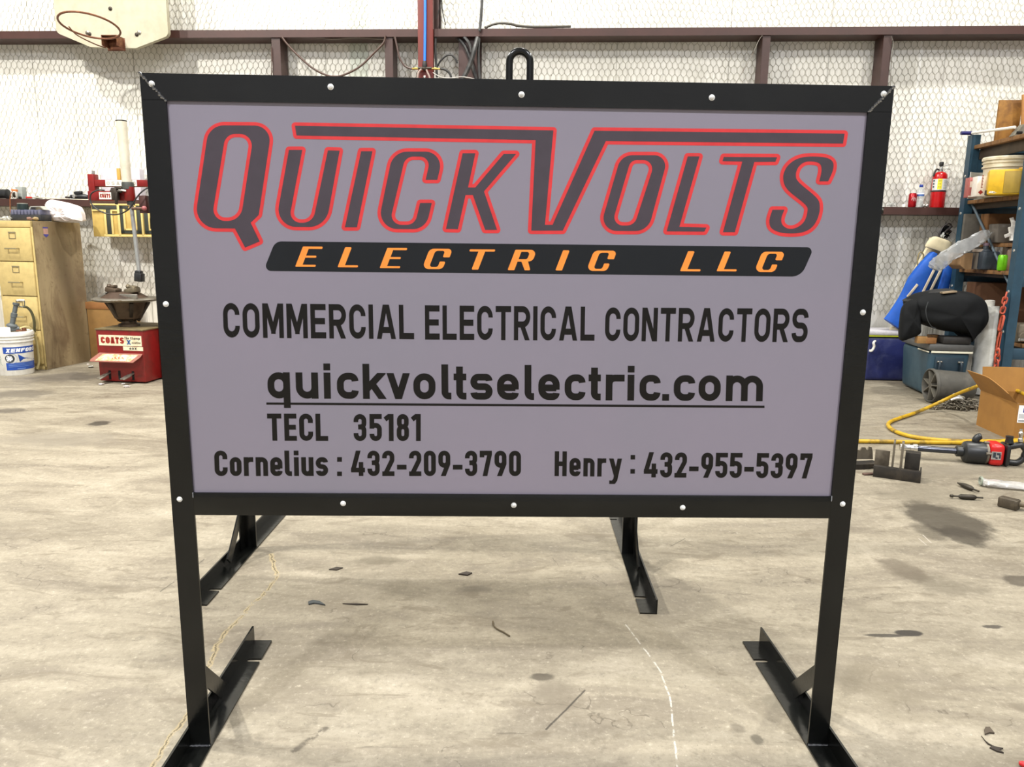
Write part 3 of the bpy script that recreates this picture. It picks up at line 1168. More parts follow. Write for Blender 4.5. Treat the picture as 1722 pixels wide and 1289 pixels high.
gR = [(0, 0, .04), (0, 1, .06), (1.06, 1, .2), (1.06, .43, .3), (.84, .43), (1.12, 0, .05), (.84, 0, .03), (.52, .42), (.33, .42), (.33, 0, .04)]
gRh = [(.33, .9), (.76, .9, .1), (.76, .54, .14), (.33, .54)]
q1 = lambda x, y: (440 + x / 5.381, 395 + y / 5.381)
q2 = lambda x, y: (740 + x / 5.381, 395 + y / 5.381)
q3 = lambda x, y: (1060 + x / 5.381, 395 + y / 5.381)
for q, x, yb, yt, g, h in ((q1, 304, 286, 104, gE, ()), (q1, 687, 291, 109, gL, ()), (q1, 1068, 298, 116, gE, ()), (q1, 1450, 307, 123, gC, ()),
                           (q2, 285, 312, 129, gT, ()), (q2, 611, 317, 133, gR, (gRh,)), (q2, 1043, 320, 138, gI, ()), (q2, 1322, 324, 140, gC, ()),
                           (q3, 448, 327, 145, gL, ()), (q3, 779, 327, 149, gL, ()), (q3, 1118, 333, 150, gC, ())):
    (bx, by), (_, ty) = q(x, yb), q(x, yt)
    bl(bx, by, ty, g, h, 0.385 if q is not q3 else 0.41)
for loops in BL:
    filled([loops], PY - 0.0007, 'banner_letter', orange)


def words(items, name, m_=None):
    for s, x0, x1, yb0, yb1, H0, H1, widths, w, gap, dflt, lean in items:
        polys, tot = text_polys(s, widths, w, gap, dflt)
        allp = []
        for p in polys:
            out = []
            for a in p:
                t = a[0] / tot
                out.append((x0 + (x1 - x0) * t + a[1] * (lean[0] + (lean[1] - lean[0]) * t), yb0 + (yb1 - yb0) * t - a[1] * (H0 + (H1 - H0) * t)))
            allp.append(out)
        flat(allp, PY - 0.0004, name, m_ or ink)


WC = {'M': 0.83, 'I': 0.18, 'A': 0.78, 'E': 0.61, 'L': 0.59, 'R': 0.68, 'N': 0.66, 'T': 0.64, 'O': 0.67, 'C': 0.65, 'S': 0.68}
words([('COMMERCIAL', 376.5, 696.5, 567, 570, 58, 57.5, WC, 0.178, 0.125, .65, (-2, -1)),
       ('ELECTRICAL', 715, 999.5, 570.5, 572.5, 57.5, 57, WC, 0.178, 0.125, .65, (-.5, 1)),
       ('CONTRACTORS', 1017, 1357, 573, 575, 56.5, 56, WC, 0.178, 0.125, .65, (1.5, 3.5))], 'services_lettering')
WL = {'q': .62, 'u': .62, 'i': .19, 'c': .60, 'k': .64, 'v': .66, 'o': .62, 'l': .28, 't': .36, 's': .61, 'e': .61, 'r': .53, '.': .2, 'm': 1.04}
URL = [(c, 440 + x0 / 3.914, 440 + x1 / 3.914) for c, x0, x1 in (('q', 42, 190), ('u', 228, 375), ('i', 412, 460), ('c', 498, 640), ('k', 668, 825), ('v', 825, 978), ('o', 1000, 1145), ('l', 1185, 1249), ('t', 1265, 1348), ('s', 1375, 1520), ('e', 1550, 1692))]
URL += [(c, 860 + x0 / 3.914, 860 + x1 / 3.914) for c, x0, x1 in (('l', 87, 149), ('e', 177, 317), ('c', 350, 487), ('t', 507, 587), ('r', 620, 743), ('i', 763, 809), ('c', 842, 980), ('.', 992, 1037), ('c', 1067, 1207), ('o', 1230, 1375), ('m', 1410, 1653))]
urlp = []
for c, x0, x1 in URL:
    H = 59.2 - (x0 - 450) / 833 * 1.2
    yb = 669.3 + (x0 - 450) / 833 * 5.0
    ln_ = -2 + (x0 - 450) / 833 * 4
    polys, tot = text_polys(c, {c: (x1 - x0) / H}, 0.192, 0, 0.6)
    for p in polys:
        urlp.append([(x0 + (x1 - x0) * q[0] / tot + q[1] * ln_, yb - q[1] * H + q[0] * 0.35) for q in p])
flat(urlp, PY - 0.0004, 'website_lettering', ink)
flat([[(448, 676.3), (1285.5, 681.6), (1285.5, 685.4), (448, 680)]], PY - 0.0004, 'underline', ink)
WT = {'T': .53, 'E': .46, 'C': .51, 'L': .46, '3': .49, '5': .47, '1': .33, '8': .47}
WN_ = {'-': .385, '4': .56, '3': .49, '2': .49, '0': .48, '9': .48, '7': .49, '5': .49, 'C': .5, 'o': .45, 'r': .37, 'n': .47, 'e': .47, 'l': .27, 'i': .19, 'u': .47, 's': .47, 'H': .51, 'y': .54, ':': .18, ';': .18}
words([('TECL', 450.5, 552, 740.5, 740.8, 45.5, 45.5, WT, 0.18, 0.1, .5, (-1.5, -1)),
       ('35181', 595, 707.5, 741, 741, 45.2, 45.2, WT, 0.18, 0.125, .5, (-.5, 0))], 'licence_lettering')
words([('Cornelius', 361.5, 552, 799.8, 799.8, 42.6, 42.6, WN_, 0.183, 0.09, .47, (-1.5, -1)), (':', 567, 575, 799.9, 799.9, 42.6, 42.6, WN_, 0.18, 0.1, .18, (0, 0)),
       ('432-209-3790', 590.5, 876, 799.8, 800, 42.6, 42.6, WN_, 0.183, 0.105, .48, (-.5, 0)),
       ('Henry', 932.5, 1045, 800, 801, 41.8, 41, WN_, 0.183, 0.12, .47, (.5, 1)), (';', 1060, 1067.5, 802, 802, 41.5, 41.5, WN_, 0.18, 0.1, .18, (.5, .5)),
       ('432-955-5397', 1082.5, 1363.5, 802, 804, 42.2, 42, WN_, 0.183, 0.105, .48, (1, 3))], 'phone_lettering')

# ------------------------------------------------------------------ helpers for things set by their place in the shop
def place(O, a):
    """-> function (px, py, dy): the point of that pixel on the upright plane dy behind O, in the thing's own axes"""
    O = Vector(O)
    n = Vector((-math.sin(a), math.cos(a), 0))
    u = Vector((math.cos(a), math.sin(a), 0))

    def L(px, py, dy=0.0):
        p = PL(px, py, O + n * dy, n) - O
        return Vector((p.dot(u), dy, p.z))
    return L


def setthing(name, label, cat, O, a, group=None):
    return thing(name, label, cat, O, a, group), place(O, a)


def onwall(name, label, cat, px, py, off, group=None):
    u, z = wl(px, py, off)
    return setthing(name, label, cat, WF(u, off, z), WA, group)


def put_text(b, s, O, X, Y, widths=None, w=0.2, gap=0.13, default=0.55):
    O, X, Y = Vector(O), Vector(X), Vector(Y)
    polys, tot = text_polys(s, widths or {}, w, gap, default)
    for p in polys:
        b.add([O + X * (a[0] / tot) + Y * a[1] for a in p], [list(range(len(p)))])


def crumple(c, s, n, seed, rough=0.35, rot=None):
    """a creased closed lump about c with half sizes s"""
    rnd = random.Random(seed)
    ks = [(Vector((rnd.uniform(-1, 1), rnd.uniform(-1, 1), rnd.uniform(-1, 1))).normalized(), rnd.uniform(2, 7), rnd.uniform(0, 6)) for _ in range(9)]
    M = Matrix.Identity(3) if rot is None else Euler(rot).to_matrix()
    b = MB()
    vs, fs = [], []
    m_ = n * 2
    for j in range(n + 1):
        p = PI * j / n
        for i in range(m_):
            t = 2 * PI * i / m_
            d = Vector((math.sin(p) * math.cos(t), math.sin(p) * math.sin(t), math.cos(p)))
            k = 1.0
            for a, fr, ph in ks:
                k += rough * 0.22 * (1 - abs(math.sin(d.dot(a) * fr + ph)) * 2)
            vs.append(M @ Vector((d.x * s[0] * k, d.y * s[1] * k, d.z * s[2] * k)) + Vector(c))
    for j in range(n):
        for i in range(m_):
            a_, b_ = j * m_ + i, j * m_ + (i + 1) % m_
            fs.append([a_, a_ + m_, b_ + m_, b_])
    return b.add(vs, fs)


rubber = mat('black_rubber', (30, 30, 30), 0.55, 0.0, (52, 50, 46), 0.5, 20)
cable_m = mat('cable_black', (44, 44, 44), 0.5, 0.0, (84, 82, 78), 0.6, 14)
brown_cable = mat('cable_brown', (72, 50, 40), 0.5, 0.0, (50, 36, 30), 0.5, 12)
steel = mat('worn_steel', (150, 146, 136), 0.38, 0.8, (94, 76, 60), 0.7, 22)
darksteel = mat('greasy_steel', (66, 58, 50), 0.5, 0.5, (38, 33, 28), 0.7, 18, 0.2)
chrome = mat('chrome', (214, 212, 206), 0.18, 0.9, (130, 120, 108), 0.4, 40)
white_p = mat('white_plastic', (226, 224, 216), 0.4, 0.0, (196, 190, 176), 0.4, 10)
red_enamel = mat('red_enamel', (122, 19, 18), 0.38, 0.0, (84, 26, 20), 0.6, 9, 0.05)
brass = mat('brass', (176, 138, 66), 0.35, 0.7, (120, 92, 50), 0.5, 40)
cardboard = mat('cardboard', (134, 100, 52), 0.75, 0.0, (116, 84, 42), 0.6, 5, 0.08)
blacksmooth = mat('black_plastic', (26, 27, 29), 0.42, 0.0, (46, 46, 46), 0.4, 12)
greyplastic = mat('grey_plastic', (92, 96, 98), 0.5, 0.0, (66, 66, 64), 0.5, 14)

# ------------------------------------------------------------------ on the back wall
t, L = onwall('basketball_hoop', 'weathered white basketball backboard with a bare rusty rim high on the back wall', 'basketball hoop', 190, 70, -0.145)
bd = mat('backboard_white', (172, 167, 146), 0.6, 0.0, (160, 152, 128), 0.7, 3.5, 0.05)
ol = [L(x_, y_) for x_, y_ in ((95, 55), (152, 79), (228, 81), (283, 60))]
xl, xr = ol[0].x, ol[3].x
out = fillet([(xl, 0.85), (xl, ol[0].z, 0.05), (ol[1].x, ol[1].z, 0.03), (ol[2].x, ol[2].z, 0.03), (xr, ol[3].z, 0.05), (xr, 0.85)], True, 6)
b = MB()
b.prism(out, (0, 0, 0), (1, 0, 0), (0, 0, 1), (0, 0.045, 0))
b.build('backboard', bd, t)
rim_z = L(190, 63, -0.02).z
rim_x = L(189, 66, -0.02).x
rust = mat('rusty_steel', (104, 64, 44), 0.6, 0.4, (146, 100, 66), 0.6, 24, 0.15)
b = MB()
b.tube([(rim_x + 0.2286 * math.cos(a), -0.34 - 0.2286 * math.sin(a) * 0.999, rim_z + 0.045 * math.sin(a) + 0.01) for a in [2 * PI * k / 48 for k in range(48)]], 0.0085, 8, True)
b.build('rim', rust, t)
b = MB()
x0, x1 = L(176, 70, -0.06).x, L(202, 70, -0.06).x
zt_, zb_ = L(190, 61, -0.06).z, L(190, 83, -0.06).z
b.span((x0, -0.11, zt_ - 0.006), (x1, -0.002, zt_), 0.002)
b.span((x0, -0.11, zb_ + 0.02), (x0 + 0.005, -0.002, zt_), 0.001)
b.span((x1 - 0.005, -0.11, zb_ + 0.02), (x1, -0.002, zt_), 0.001)
b.span((x0 - 0.01, -0.005, zb_), (x1 + 0.01, 0.0, zt_), 0.001)
b.build('bracket', rust, t)
b = MB()
p0 = Vector((rim_x - 0.19, -0.36, rim_z))
p1 = L(178, 80, -0.03)
b.tube(smooth([p0 + Vector((0.02, 0, 0)), p0 + Vector((0.04, 0.08, -0.05)), (p0 + p1) / 2 + Vector((0.02, 0.1, -0.035)), p1], 5), 0.005, 6)
b.build('brace_rod', rust, t)
for px, py in ((185.5, 14.5), (147, 55), (150.5, 57), (234, 55), (230, 58)):
    c = L(px, py, -0.001)
    MB().lathe([(0, 0.012), (0.009, 0.01), (0.011, 0.004), (0.018, 0.002), (0.018, 0)], c, (0, -1, 0), 10).build('bolt', darksteel if px in (185.5, 150.5, 230) else steel, t)


def cable(name, label, pts, r, m_, off=0.0, cat='cable', k=7, group=None):
    P = []
    for p in pts:
        o_ = p[2] if len(p) > 2 else off
        u, z = wl(p[0], p[1], o_)
        P.append(WF(u, o_, z))
    O = P[0].copy()
    o = MB().tube([q - O for q in smooth(P, k)], r, 8).build(name, m_)
    o.location = O
    return tag(o, label, cat, group)


cable('hanging_cable', 'brown cable sagging in a deep loop between two studs under the upper girt', [(474, 62), (482, 73), (500, 92), (525, 114), (548, 126), (562, 128.5), (578, 126), (605, 112), (630, 88), (645, 72), (648, 60)], 0.009, brown_cable, -0.012)
cable('hanging_cable', 'brown cable stapled along the underside of the upper girt above the sagging loop', [(470, 64), (500, 61), (540, 64), (565, 65.5), (600, 63), (648, 66), (664, 63)], 0.007, mat('cable_taupe', (96, 84, 74), 0.5), 0.03)
cable('hanging_cable', 'thin brown wire running down beside the first stud', [(456, 78), (457, 100), (456.5, 140)], 0.004, brown_cable, 0.0)
cable('air_hose', 'dark air hose curving from the girt to the left brass fitting', [(664, 62), (668, 80), (672, 97), (680, 110), (690, 115), (697, 115.5)], 0.009, mat('hose_brown', (70, 52, 46), 0.5), -0.075, 'hose')
cable('air_hose', 'short black air hose drooping from the right brass fitting', [(740, 115), (748, 117), (755, 122), (758.5, 130), (758.5, 140)], 0.010, rubber, -0.075, 'hose')
cable('power_cable', 'black power cable loop arching beside the red column', [(735, 112), (742, 101), (752, 93), (760, 93), (766, 99), (769, 106)], 0.008, rubber, 0.03)
cable('power_cable', 'thick black cable dropping from above and crossing the girt', [(811, -14), (809.5, 20), (807, 48), (806, 52)], 0.013, cable_m, -0.02)
cable('power_cable', 'thick black cable bending down behind the girt onto the wide brown stud', [(757, 58, .1), (770, 64, .05), (782, 78, .04), (790, 97, .04), (796, 116, .04), (803, 140, .04)], 0.016, cable_m, 0.04)
cable('power_cable', 'second thick black cable bending over the wide brown stud', [(768, 57, .1), (782, 64, .01), (790, 76, -.005), (793, 88, -.005)], 0.014, cable_m, 0.03)
cable('power_cable', 'heaviest black cable slanting down to the lower end of the wide stud', [(803, 64, .01), (798, 82, -.035), (792, 103, -.04), (785, 120, -.04), (776, 136, -.04)], 0.021, cable_m, -0.03)
cable('power_cable', 'black cable hanging straight at the far edge of the wide brown stud', [(806, 64, .02), (804.5, 90, .0), (805.5, 112, .0), (807, 136, .0)], 0.012, cable_m, 0.0)
cable('power_cable', 'grey brown cable resting in an arch on top of the upper girt', [(815, 47.5, .05), (826, 42, .05), (840, 39, .05), (858, 40, .05), (872, 43.5, .06), (900, 45.2, .08), (960, 44.5, .1)], 0.0115, mat('cable_grey', (82, 78, 70), 0.5, 0, (60, 56, 50), .5, 9), 0.05)
cable('power_cable', 'black cable down the back edge of the red column', [(733, 60, .02), (732, 80, .02), (733, 100, .02), (735, 130, .02)], 0.011, cable_m, 0.02)
cable('hanging_wire', 'thin black wire slanting from the top frame edge above the girt', [(744, -10), (738, 18), (733.5, 32)], 0.0035, rubber, 0.05, 'wire')
cable('hanging_wire', 'thin black wire ending in a small knob just above the girt', [(742, -10), (744, 16), (748, 36), (749.5, 42)], 0.0042, rubber, 0.05, 'wire')
cable('hanging_wire', 'thin grey wire slanting from the third girt stud down to the sign top', [(1282, 60), (1276, 68), (1262, 98), (1236, 142)], 0.003, steel, -0.005, 'wire')
cable('hanging_wire', 'thin grey wire hanging straight at the stud above the sign corner bolt', [(1498, 60), (1502, 72), (1499, 100), (1497, 150)], 0.003, steel, -0.005, 'wire')
cable('white_lead', 'thin white lead lying in a wave behind the top of the sign', [(728, 122), (738, 128), (748, 131), (762, 131), (775, 129), (790, 131), (806, 135)], 0.0038, mat('lead_grey', (176, 172, 166), .5), -0.09, 'lead')

# air line: blue pipe down the red column into a brass manifold
t, L = onwall('air_line', 'bright blue air pipe running down the red column into a brass manifold', 'air line', 715, 118, -0.085)
bl_m = mat('blue_pipe', (40, 118, 226), 0.35)
b = MB()
top = L(715.0, -60, 0)
b.tube([top, L(715, 30), L(714.7, 70), L(714.3, 104)], 0.0118, 12)
b.build('pipe', bl_m, t)
c = L(714.2, 108)
MB().lathe([(0, .028), (.014, .028), (.018, .018), (.022, -.012), (.018, -.03), (.012, -.034), (0, -.034)], c, (0, 0, 1), 14).build('connector', rubber, t)
b = MB()
for a_, e_ in (((693, 115.3), (706, 115.5)), ((724, 115.3), (740, 115.8))):
    b.cyl(L(*a_), L(*e_), 0.007, n=10)
    mid = (L(*a_) + L(*e_)) / 2
    b.cyl(mid - Vector((.012, 0, 0)), mid + Vector((.012, 0, 0)), 0.0105, n=6)
b.build('fitting', brass, t)
b = MB()
b.sphere(L(714, 115), 0.024, 12, (1, .8, .8))
b.cyl(L(703, 114.5), L(726, 114.5), 0.011, n=12)
b.build('manifold', darksteel, t)
for p in ([(709, 116), (704, 122), (702, 134), (702, 150)], [(717, 117), (719, 122), (723, 132), (725, 150)]):
    b = MB()
    b.tube(smooth([L(*q, -0.01) for q in p], 5), 0.0085, 8)
    b.build('drop_hose', mat('hose_pale', (150, 130, 122), 0.5), t)
c = L(714, 130, -.01)
MB().lathe([(0, .015), (.010, .013), (.013, 0), (.010, -.02), (0, -.022)], c, (0, 0, 1), 10).build('drain_valve', chrome, t)

# ------------------------------------------------------------------ things lying on the lower girt, at the filing cabinet end
GT = GZ0 + 0.001


def ongirt(name, label, cat, px, off, group=None, up=0.0):
    """px: where its middle stands on the girt"""
    u = PL(px, 335, W0 + WN * off, WN) - W0
    return setthing(name, label, cat, WF(u.dot(WU), off, GT + up), WA, group)


t, L = ongirt('air_motor', 'dark ribbed cylindrical motor lying on the girt above the cabinet', 'motor', 2, 0.07)
b = MB()
r = 0.046
b.lathe([(0, -.12), (r * .8, -.12), (r, -.10)] + [(r * (1 if k % 2 else .93), -.10 + .012 * k) for k in range(14)] + [(r, .075), (r * .7, .08), (0, .08)], (0, 0, r), (1, 0, 0), 20)
b.build('housing', blacksmooth, t)
b = MB()
b.span((-.12, -.03, 0), (.07, .03, .006))
b.build('base_plate', steel, t)
o = MB()
t, L = ongirt('electrical_box', 'grey metal electrical box standing on the girt next to the ribbed motor', 'box', 37, 0.09)
b = MB()
b.span((-.034, -.03, 0), (.030, .035, .115), 0.004)
b.build('case', mat('grey_box', (150, 156, 152), 0.5, 0.1, (120, 122, 116), .5, 9), t)
b = MB()
b.cyl((.012, -.032, .012), (.012, -.045, .012), .012, n=10)
b.build('knockout', darksteel, t)
t, L = ongirt('cord_reel', 'small white reel wound with orange strap in front of the grey box', 'reel', 25, 0.010)
b = MB()
b.lathe([(0, .022), (.032, .022), (.034, .016), (.02, .012), (.02, -.012), (.034, -.016), (.032, -.022), (0, -.022)], (0, 0, .036), (1, .5, 0), 18)
b.build('spool', white_p, t)
b = MB()
b.lathe([(.021, .011), (.026, .0), (.021, -.011)], (0, 0, .036), (1, .5, 0), 18)
b.build('core', darksteel, t)
os_m = mat('orange_strap', (196, 116, 62), 0.6)
b = MB()
b.tube(smooth([L(30, 322.5, -.03), L(22, 321, -.035), L(18.5, 325, -.04), L(17, 332, -.045), L(17, 345, -.045), L(17.5, 357, -.045)], 5), 0.006, 6, flat=.35)
b.build('strap', os_m, t)
MB().box((.006, 0, .079), (.052, .03, .018), (0, .1, 0), .005).build('strap_wad', os_m, t)
t, L = ongirt('screwdriver', 'red handled screwdriver lying on the girt beside the grey box', 'screwdriver', 49, 0.012)
MB().cyl((-.025, 0, .012), (.032, 0, .012), .010, .008, 10).build('handle', mat('red_plastic', (196, 40, 34), 0.4), t)
MB().cyl((.032, 0, .012), (.12, .02, .008), .004, .004, 8).build('shaft', steel, t)
t, L = ongirt('metal_rod', 'long thin white rod lying along the front edge of the girt', 'rod', 95, -0.004)
o = MB()
o.tube([L(48, 331.5, 0.02), L(90, 333.0, .012), L(120, 335, .008), L(152, 335.6, .006)], 0.0042, 8)
o.build('rod', mat('rod_white', (216, 208, 186), 0.45), t)
t, L = ongirt('scrap_fin', 'small grey folded metal offcut standing on the girt', 'offcut', 63, 0.05)
MB().prism([(-.02, 0), (.022, 0), (.0, .032)], (0, -.006, 0), (1, 0, 0), (0, 0, 1), (0, .02, 0)).build('fin', steel, t)
t, L = ongirt('die_grinder', 'black air die grinder lying on the girt by the red tool arm', 'grinder', 133, 0.05)
b = MB()
b.lathe([(0, -.075), (.018, -.075), (.022, -.03), (.026, .02), (.026, .06), (.018, .085), (0, .085)], (0, 0, .026), (1, .1, 0), 14)
b.build('body', blacksmooth, t)
MB().box((.0, 0, .062), (.075, .04, .03), (0, -.12, 0), .01).build('lever', blacksmooth, t)
MB().cyl((-.015, -.02, .03), (-.02, -.05, .026), .016, n=12).build('collar', chrome, t)
t, L = ongirt('putty_knife', 'small dark pry bar lying flat on the girt', 'pry bar', 109, 0.035)
MB().box((0, 0, .008), (.09, .03, .010), (0, 0, .1), .003).build('blade', mat('pry_mauve', (96, 78, 80), 0.5), t)
MB().box((.03, .0, .02), (.04, .025, .014), None, .004).build('heel', darksteel, t)

# ------------------------------------------------------------------ filing cabinet and what lies on it
cream = mat('cabinet_cream', (196, 174, 116), 0.45, 0.0, (140, 118, 72), 0.55, 7, 0.04, lo=.52, hi=.8)


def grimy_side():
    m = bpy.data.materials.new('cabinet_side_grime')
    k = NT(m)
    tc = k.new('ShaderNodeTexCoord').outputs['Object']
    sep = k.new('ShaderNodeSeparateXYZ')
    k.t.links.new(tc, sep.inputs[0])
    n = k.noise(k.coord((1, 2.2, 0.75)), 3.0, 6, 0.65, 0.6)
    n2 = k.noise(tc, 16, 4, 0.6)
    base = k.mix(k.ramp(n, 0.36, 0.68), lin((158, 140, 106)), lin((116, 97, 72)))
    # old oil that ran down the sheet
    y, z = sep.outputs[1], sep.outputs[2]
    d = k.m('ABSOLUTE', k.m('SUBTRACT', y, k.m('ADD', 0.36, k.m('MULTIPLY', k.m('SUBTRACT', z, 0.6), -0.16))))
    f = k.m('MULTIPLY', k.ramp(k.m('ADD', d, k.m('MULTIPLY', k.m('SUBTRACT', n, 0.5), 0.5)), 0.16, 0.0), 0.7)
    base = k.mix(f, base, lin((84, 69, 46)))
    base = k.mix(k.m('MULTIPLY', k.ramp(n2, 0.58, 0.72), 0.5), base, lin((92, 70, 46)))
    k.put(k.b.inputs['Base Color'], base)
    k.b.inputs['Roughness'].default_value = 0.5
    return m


OC = G(78.5, 621.5)
CA = R(-11.8)
t, L = setthing('filing_cabinet', 'cream four-drawer steel filing cabinet with a grimy brown side, standing against the wall', 'filing cabinet', OC, CA)
ch = L(59.5, 371).z
cw, cd = 0.40, 0.548
b = MB()
b.span((-cw, 0.012, 0), (-0.003, cd, ch), 0.004)
b.span((-cw, 0, 0), (0, 0.014, 0.03), 0.002)
b.span((-cw, 0, ch - .055), (0, 0.014, ch), 0.002)
b.span((-.016, 0, 0), (0, 0.014, ch), 0.002)
b.span((-cw, 0, 0), (-cw + .016, 0.014, ch), 0.002)
b.build('body', cream, t)
b = MB()
b.span((-0.0035, 0.006, 0.0), (0.0, cd, ch - 0.001))
b.build('side_sheet', grimy_side(), t)
zs = [ch - .058, L(62, 440).z, L(68, 498.5).z, L(73, 555.5).z, 0.05]
nickel = mat('nickel', (170, 160, 128), 0.35, 0.7)
for i in range(4):
    z1, z0 = zs[i] - .004, zs[i + 1] + .004
    b = MB()
    b.span((-cw + .019, -.012, z0), (-.019, .012, z1), 0.004)
    dr = b.build('drawer', cream, t)
    hh = z1 - z0
    cx = -cw / 2 + .0
    b = MB()
    zc = z1 - .065
    b.span((cx - .038, -.018, zc + .020), (cx + .038, -.012, zc + .032), .002)
    b.span((cx - .034, -.016, zc - .028), (cx + .034, -.012, zc - .022), .001)
    b.span((cx - .036, -.016, zc - .028), (cx - .030, -.012, zc + .022), .001)
    b.span((cx + .030, -.016, zc - .028), (cx + .036, -.012, zc + .022), .001)
    b.build('label_holder', nickel, dr)
    zc = z1 - .178
    b = MB()
    b.cyl((cx - .062, -.045, zc), (cx + .062, -.045, zc), .006, n=8)
    b.span((cx - .060, -.045, zc - .005), (cx - .052, -.012, zc + .005), .001)
    b.span((cx + .052, -.045, zc - .005), (cx + .060, -.012, zc + .005), .001)
    b.build('pull', nickel, dr)
# shield sticker on the side
b = MB()
y0_ = 0.115
zc = ch - .08
b.prism([(0, .03), (.056, .03), (.056, .018), (0, .018)], (0.0004, y0_, zc), (0, 1, 0), (0, 0, 1), (0.0006, 0, 0))
b.prism([(.0, -.04), (.028, -.062), (.056, -.04), (.056, -.032), (0, -.032)], (0.0004, y0_, zc), (0, 1, 0), (0, 0, 1), (0.0006, 0, 0))
st = b.build('sticker', mat('sticker_blue', (66, 64, 140), 0.5), t)
b = MB()
b.prism([(.003, .018), (.053, .018), (.053, -.032), (.003, -.032)], (0.0004, y0_, zc), (0, 1, 0), (0, 0, 1), (0.0005, 0, 0))
b.build('sticker_panel', mat('sticker_pink', (186, 146, 132), 0.5), st)

CTOP = OC + Vector((0, 0, ch + .001))


def oncab(name, label, cat, x, y, up=0.0):
    c, s = math.cos(CA), math.sin(CA)
    return setthing(name, label, cat, CTOP + Vector((x * c - y * s, x * s + y * c, up)), CA)


t, L = oncab('heat_sink', 'long blue-grey ribbed metal block lying on top of the filing cabinet', 'metal block', -.155, .16)
b = MB()
b.span((-.17, -.05, .002), (.15, .07, .055), .004)
b.build('lower_body', mat('block_dark', (44, 46, 50), 0.5, .2, (70, 66, 60), .6, 14), t)
b = MB()
for k in range(9):
    b.span((-.165 + k * .035, -.045, .055), (-.165 + k * .035 + .028, .065, .098 - .002 * (k % 2)), .003)
b.build('cooling_fin', mat('block_blue', (96, 98, 122), 0.5, .2, (126, 124, 124), .5, 14), t)
t, L = oncab('round_tin', 'round dark tin with a pale lid on the ribbed block', 'tin', -.235, .165, .099)
MB().lathe([(0, 0), (.045, 0), (.046, .006), (.044, .05), (0, .05)], n=22).build('can', mat('tin_teal', (30, 44, 44), 0.4, .2), t)
MB().lathe([(0, .051), (.040, .051), (.042, .056), (0, .058)], n=22).build('lid', mat('tin_lid', (188, 190, 180), 0.4), t)
t, L = oncab('metal_offcut', 'bright bent aluminium offcut on the ribbed block', 'offcut', -.08, .16, .099)
MB().prism([(-.06, 0), (-.04, .03), (.06, .032), (.10, 0), (.09, 0), (.055, .024), (-.036, .022), (-.05, 0)], (0, -.03, 0), (1, 0, 0), (0, 0, 1), (0, .06, 0)).build('sheet', mat('aluminium', (196, 196, 186), 0.35, .6), t)
t, L = oncab('paper_sack', 'big crumpled white paper sack propped up at the back of the filing cabinet', 'sack', -.0, .33)
pw = mat('white_paper', (236, 226, 222), 0.7, 0, (214, 206, 202), .5, 6, .2, 14)
fr = [L(81, 337), L(101, 338), L(128, 346), L(139, 367), L(133, 373.5), L(108, 374), L(88, 373), L(84.5, 358)]
cen = sum(fr, Vector()) / len(fr)
b = MB()
ring = smooth([(p.x, p.z) for p in fr], 4, True)
vs, fs = [], []
rnd = random.Random(5)
levels = [(0.12, -.075), (.45, -.085), (.8, -.06), (1.0, 0.0), (.85, .08), (.4, .11), (.1, .11)]
N = len(ring)
for k, dy in levels:
    for i, p in enumerate(ring):
        jit = rnd.uniform(-1, 1) * .012 * (1 if k < 1 else .2)
        zz = cen.z + (p[1] - cen.z) * k
        vs.append((cen.x + (p[0] - cen.x) * k, dy + jit, max(zz, .001)))
for j in range(len(levels) - 1):
    for i in range(N):
        a_, b_ = j * N + i, j * N + (i + 1) % N
        fs.append([a_, b_, b_ + N, a_ + N])
fs.append(list(range(N)))
fs.append([(len(levels) - 1) * N + i for i in range(N)][::-1])
b.add(vs, fs)
b.build('bag', pw, t, angle=25)
t, L = oncab('plastic_wrap', 'crumpled clear plastic wrapping at the front corner of the cabinet top', 'plastic wrap', -.335, .06)
clear = mat('clear_film', (220, 222, 218), 0.12, alpha=0.42, spec=0.8)
b = crumple((0, .02, .022), (.055, .045, .021), 9, 4, .6)
b.build('film', clear, t, angle=15)
for i, (x_, y_, s_, lb) in enumerate(((-.01, .05, .028, 'brown pebble nearest the ribbed block on the cabinet top'), (.035 - .05, .12, .03, 'larger tan pebble beside the white sack on the cabinet top'))):
    t, L = oncab('pebble', lb, 'pebble', -.045 + i * .022, y_ * 0.6, 0)
    crumple((0, 0, s_ * .62), (s_, s_ * .8, s_ * .6), 7, 20 + i, .25).build('stone', mat('pebble_%s' % 'ab'[i], ((122, 92, 78), (142, 122, 84))[i], .7), t)

# ------------------------------------------------------------------ bucket with a hand pump
OB = D(28, 632, 6.27 + .135)
OB = Vector((OB.x, OB.y, 0))
t, L = setthing('plastic_bucket', 'white plastic bucket with blue tyre label in front of the filing cabinet', 'bucket', OB, math.atan2(-OB.x, OB.y) * 1.0)
H_ = 0.375
b = MB()
b.lathe([(0, .004), (.128, .004), (.134, 0), (.137, .006), (.148, .27), (.149, .285), (.158, .287), (.158, .296), (.150, .298), (.151, .312), (.160, .314), (.160, .323), (.152, .325), (.153, .335), (.0, .335)], n=40)
b.build('body', white_p, t)
b = MB()
b.lathe([(.150, .336), (.163, .337), (.164, .358), (.158, .372), (.148, .375), (.144, .366), (0, .364)], n=40)
b.build('lid', white_p, t)


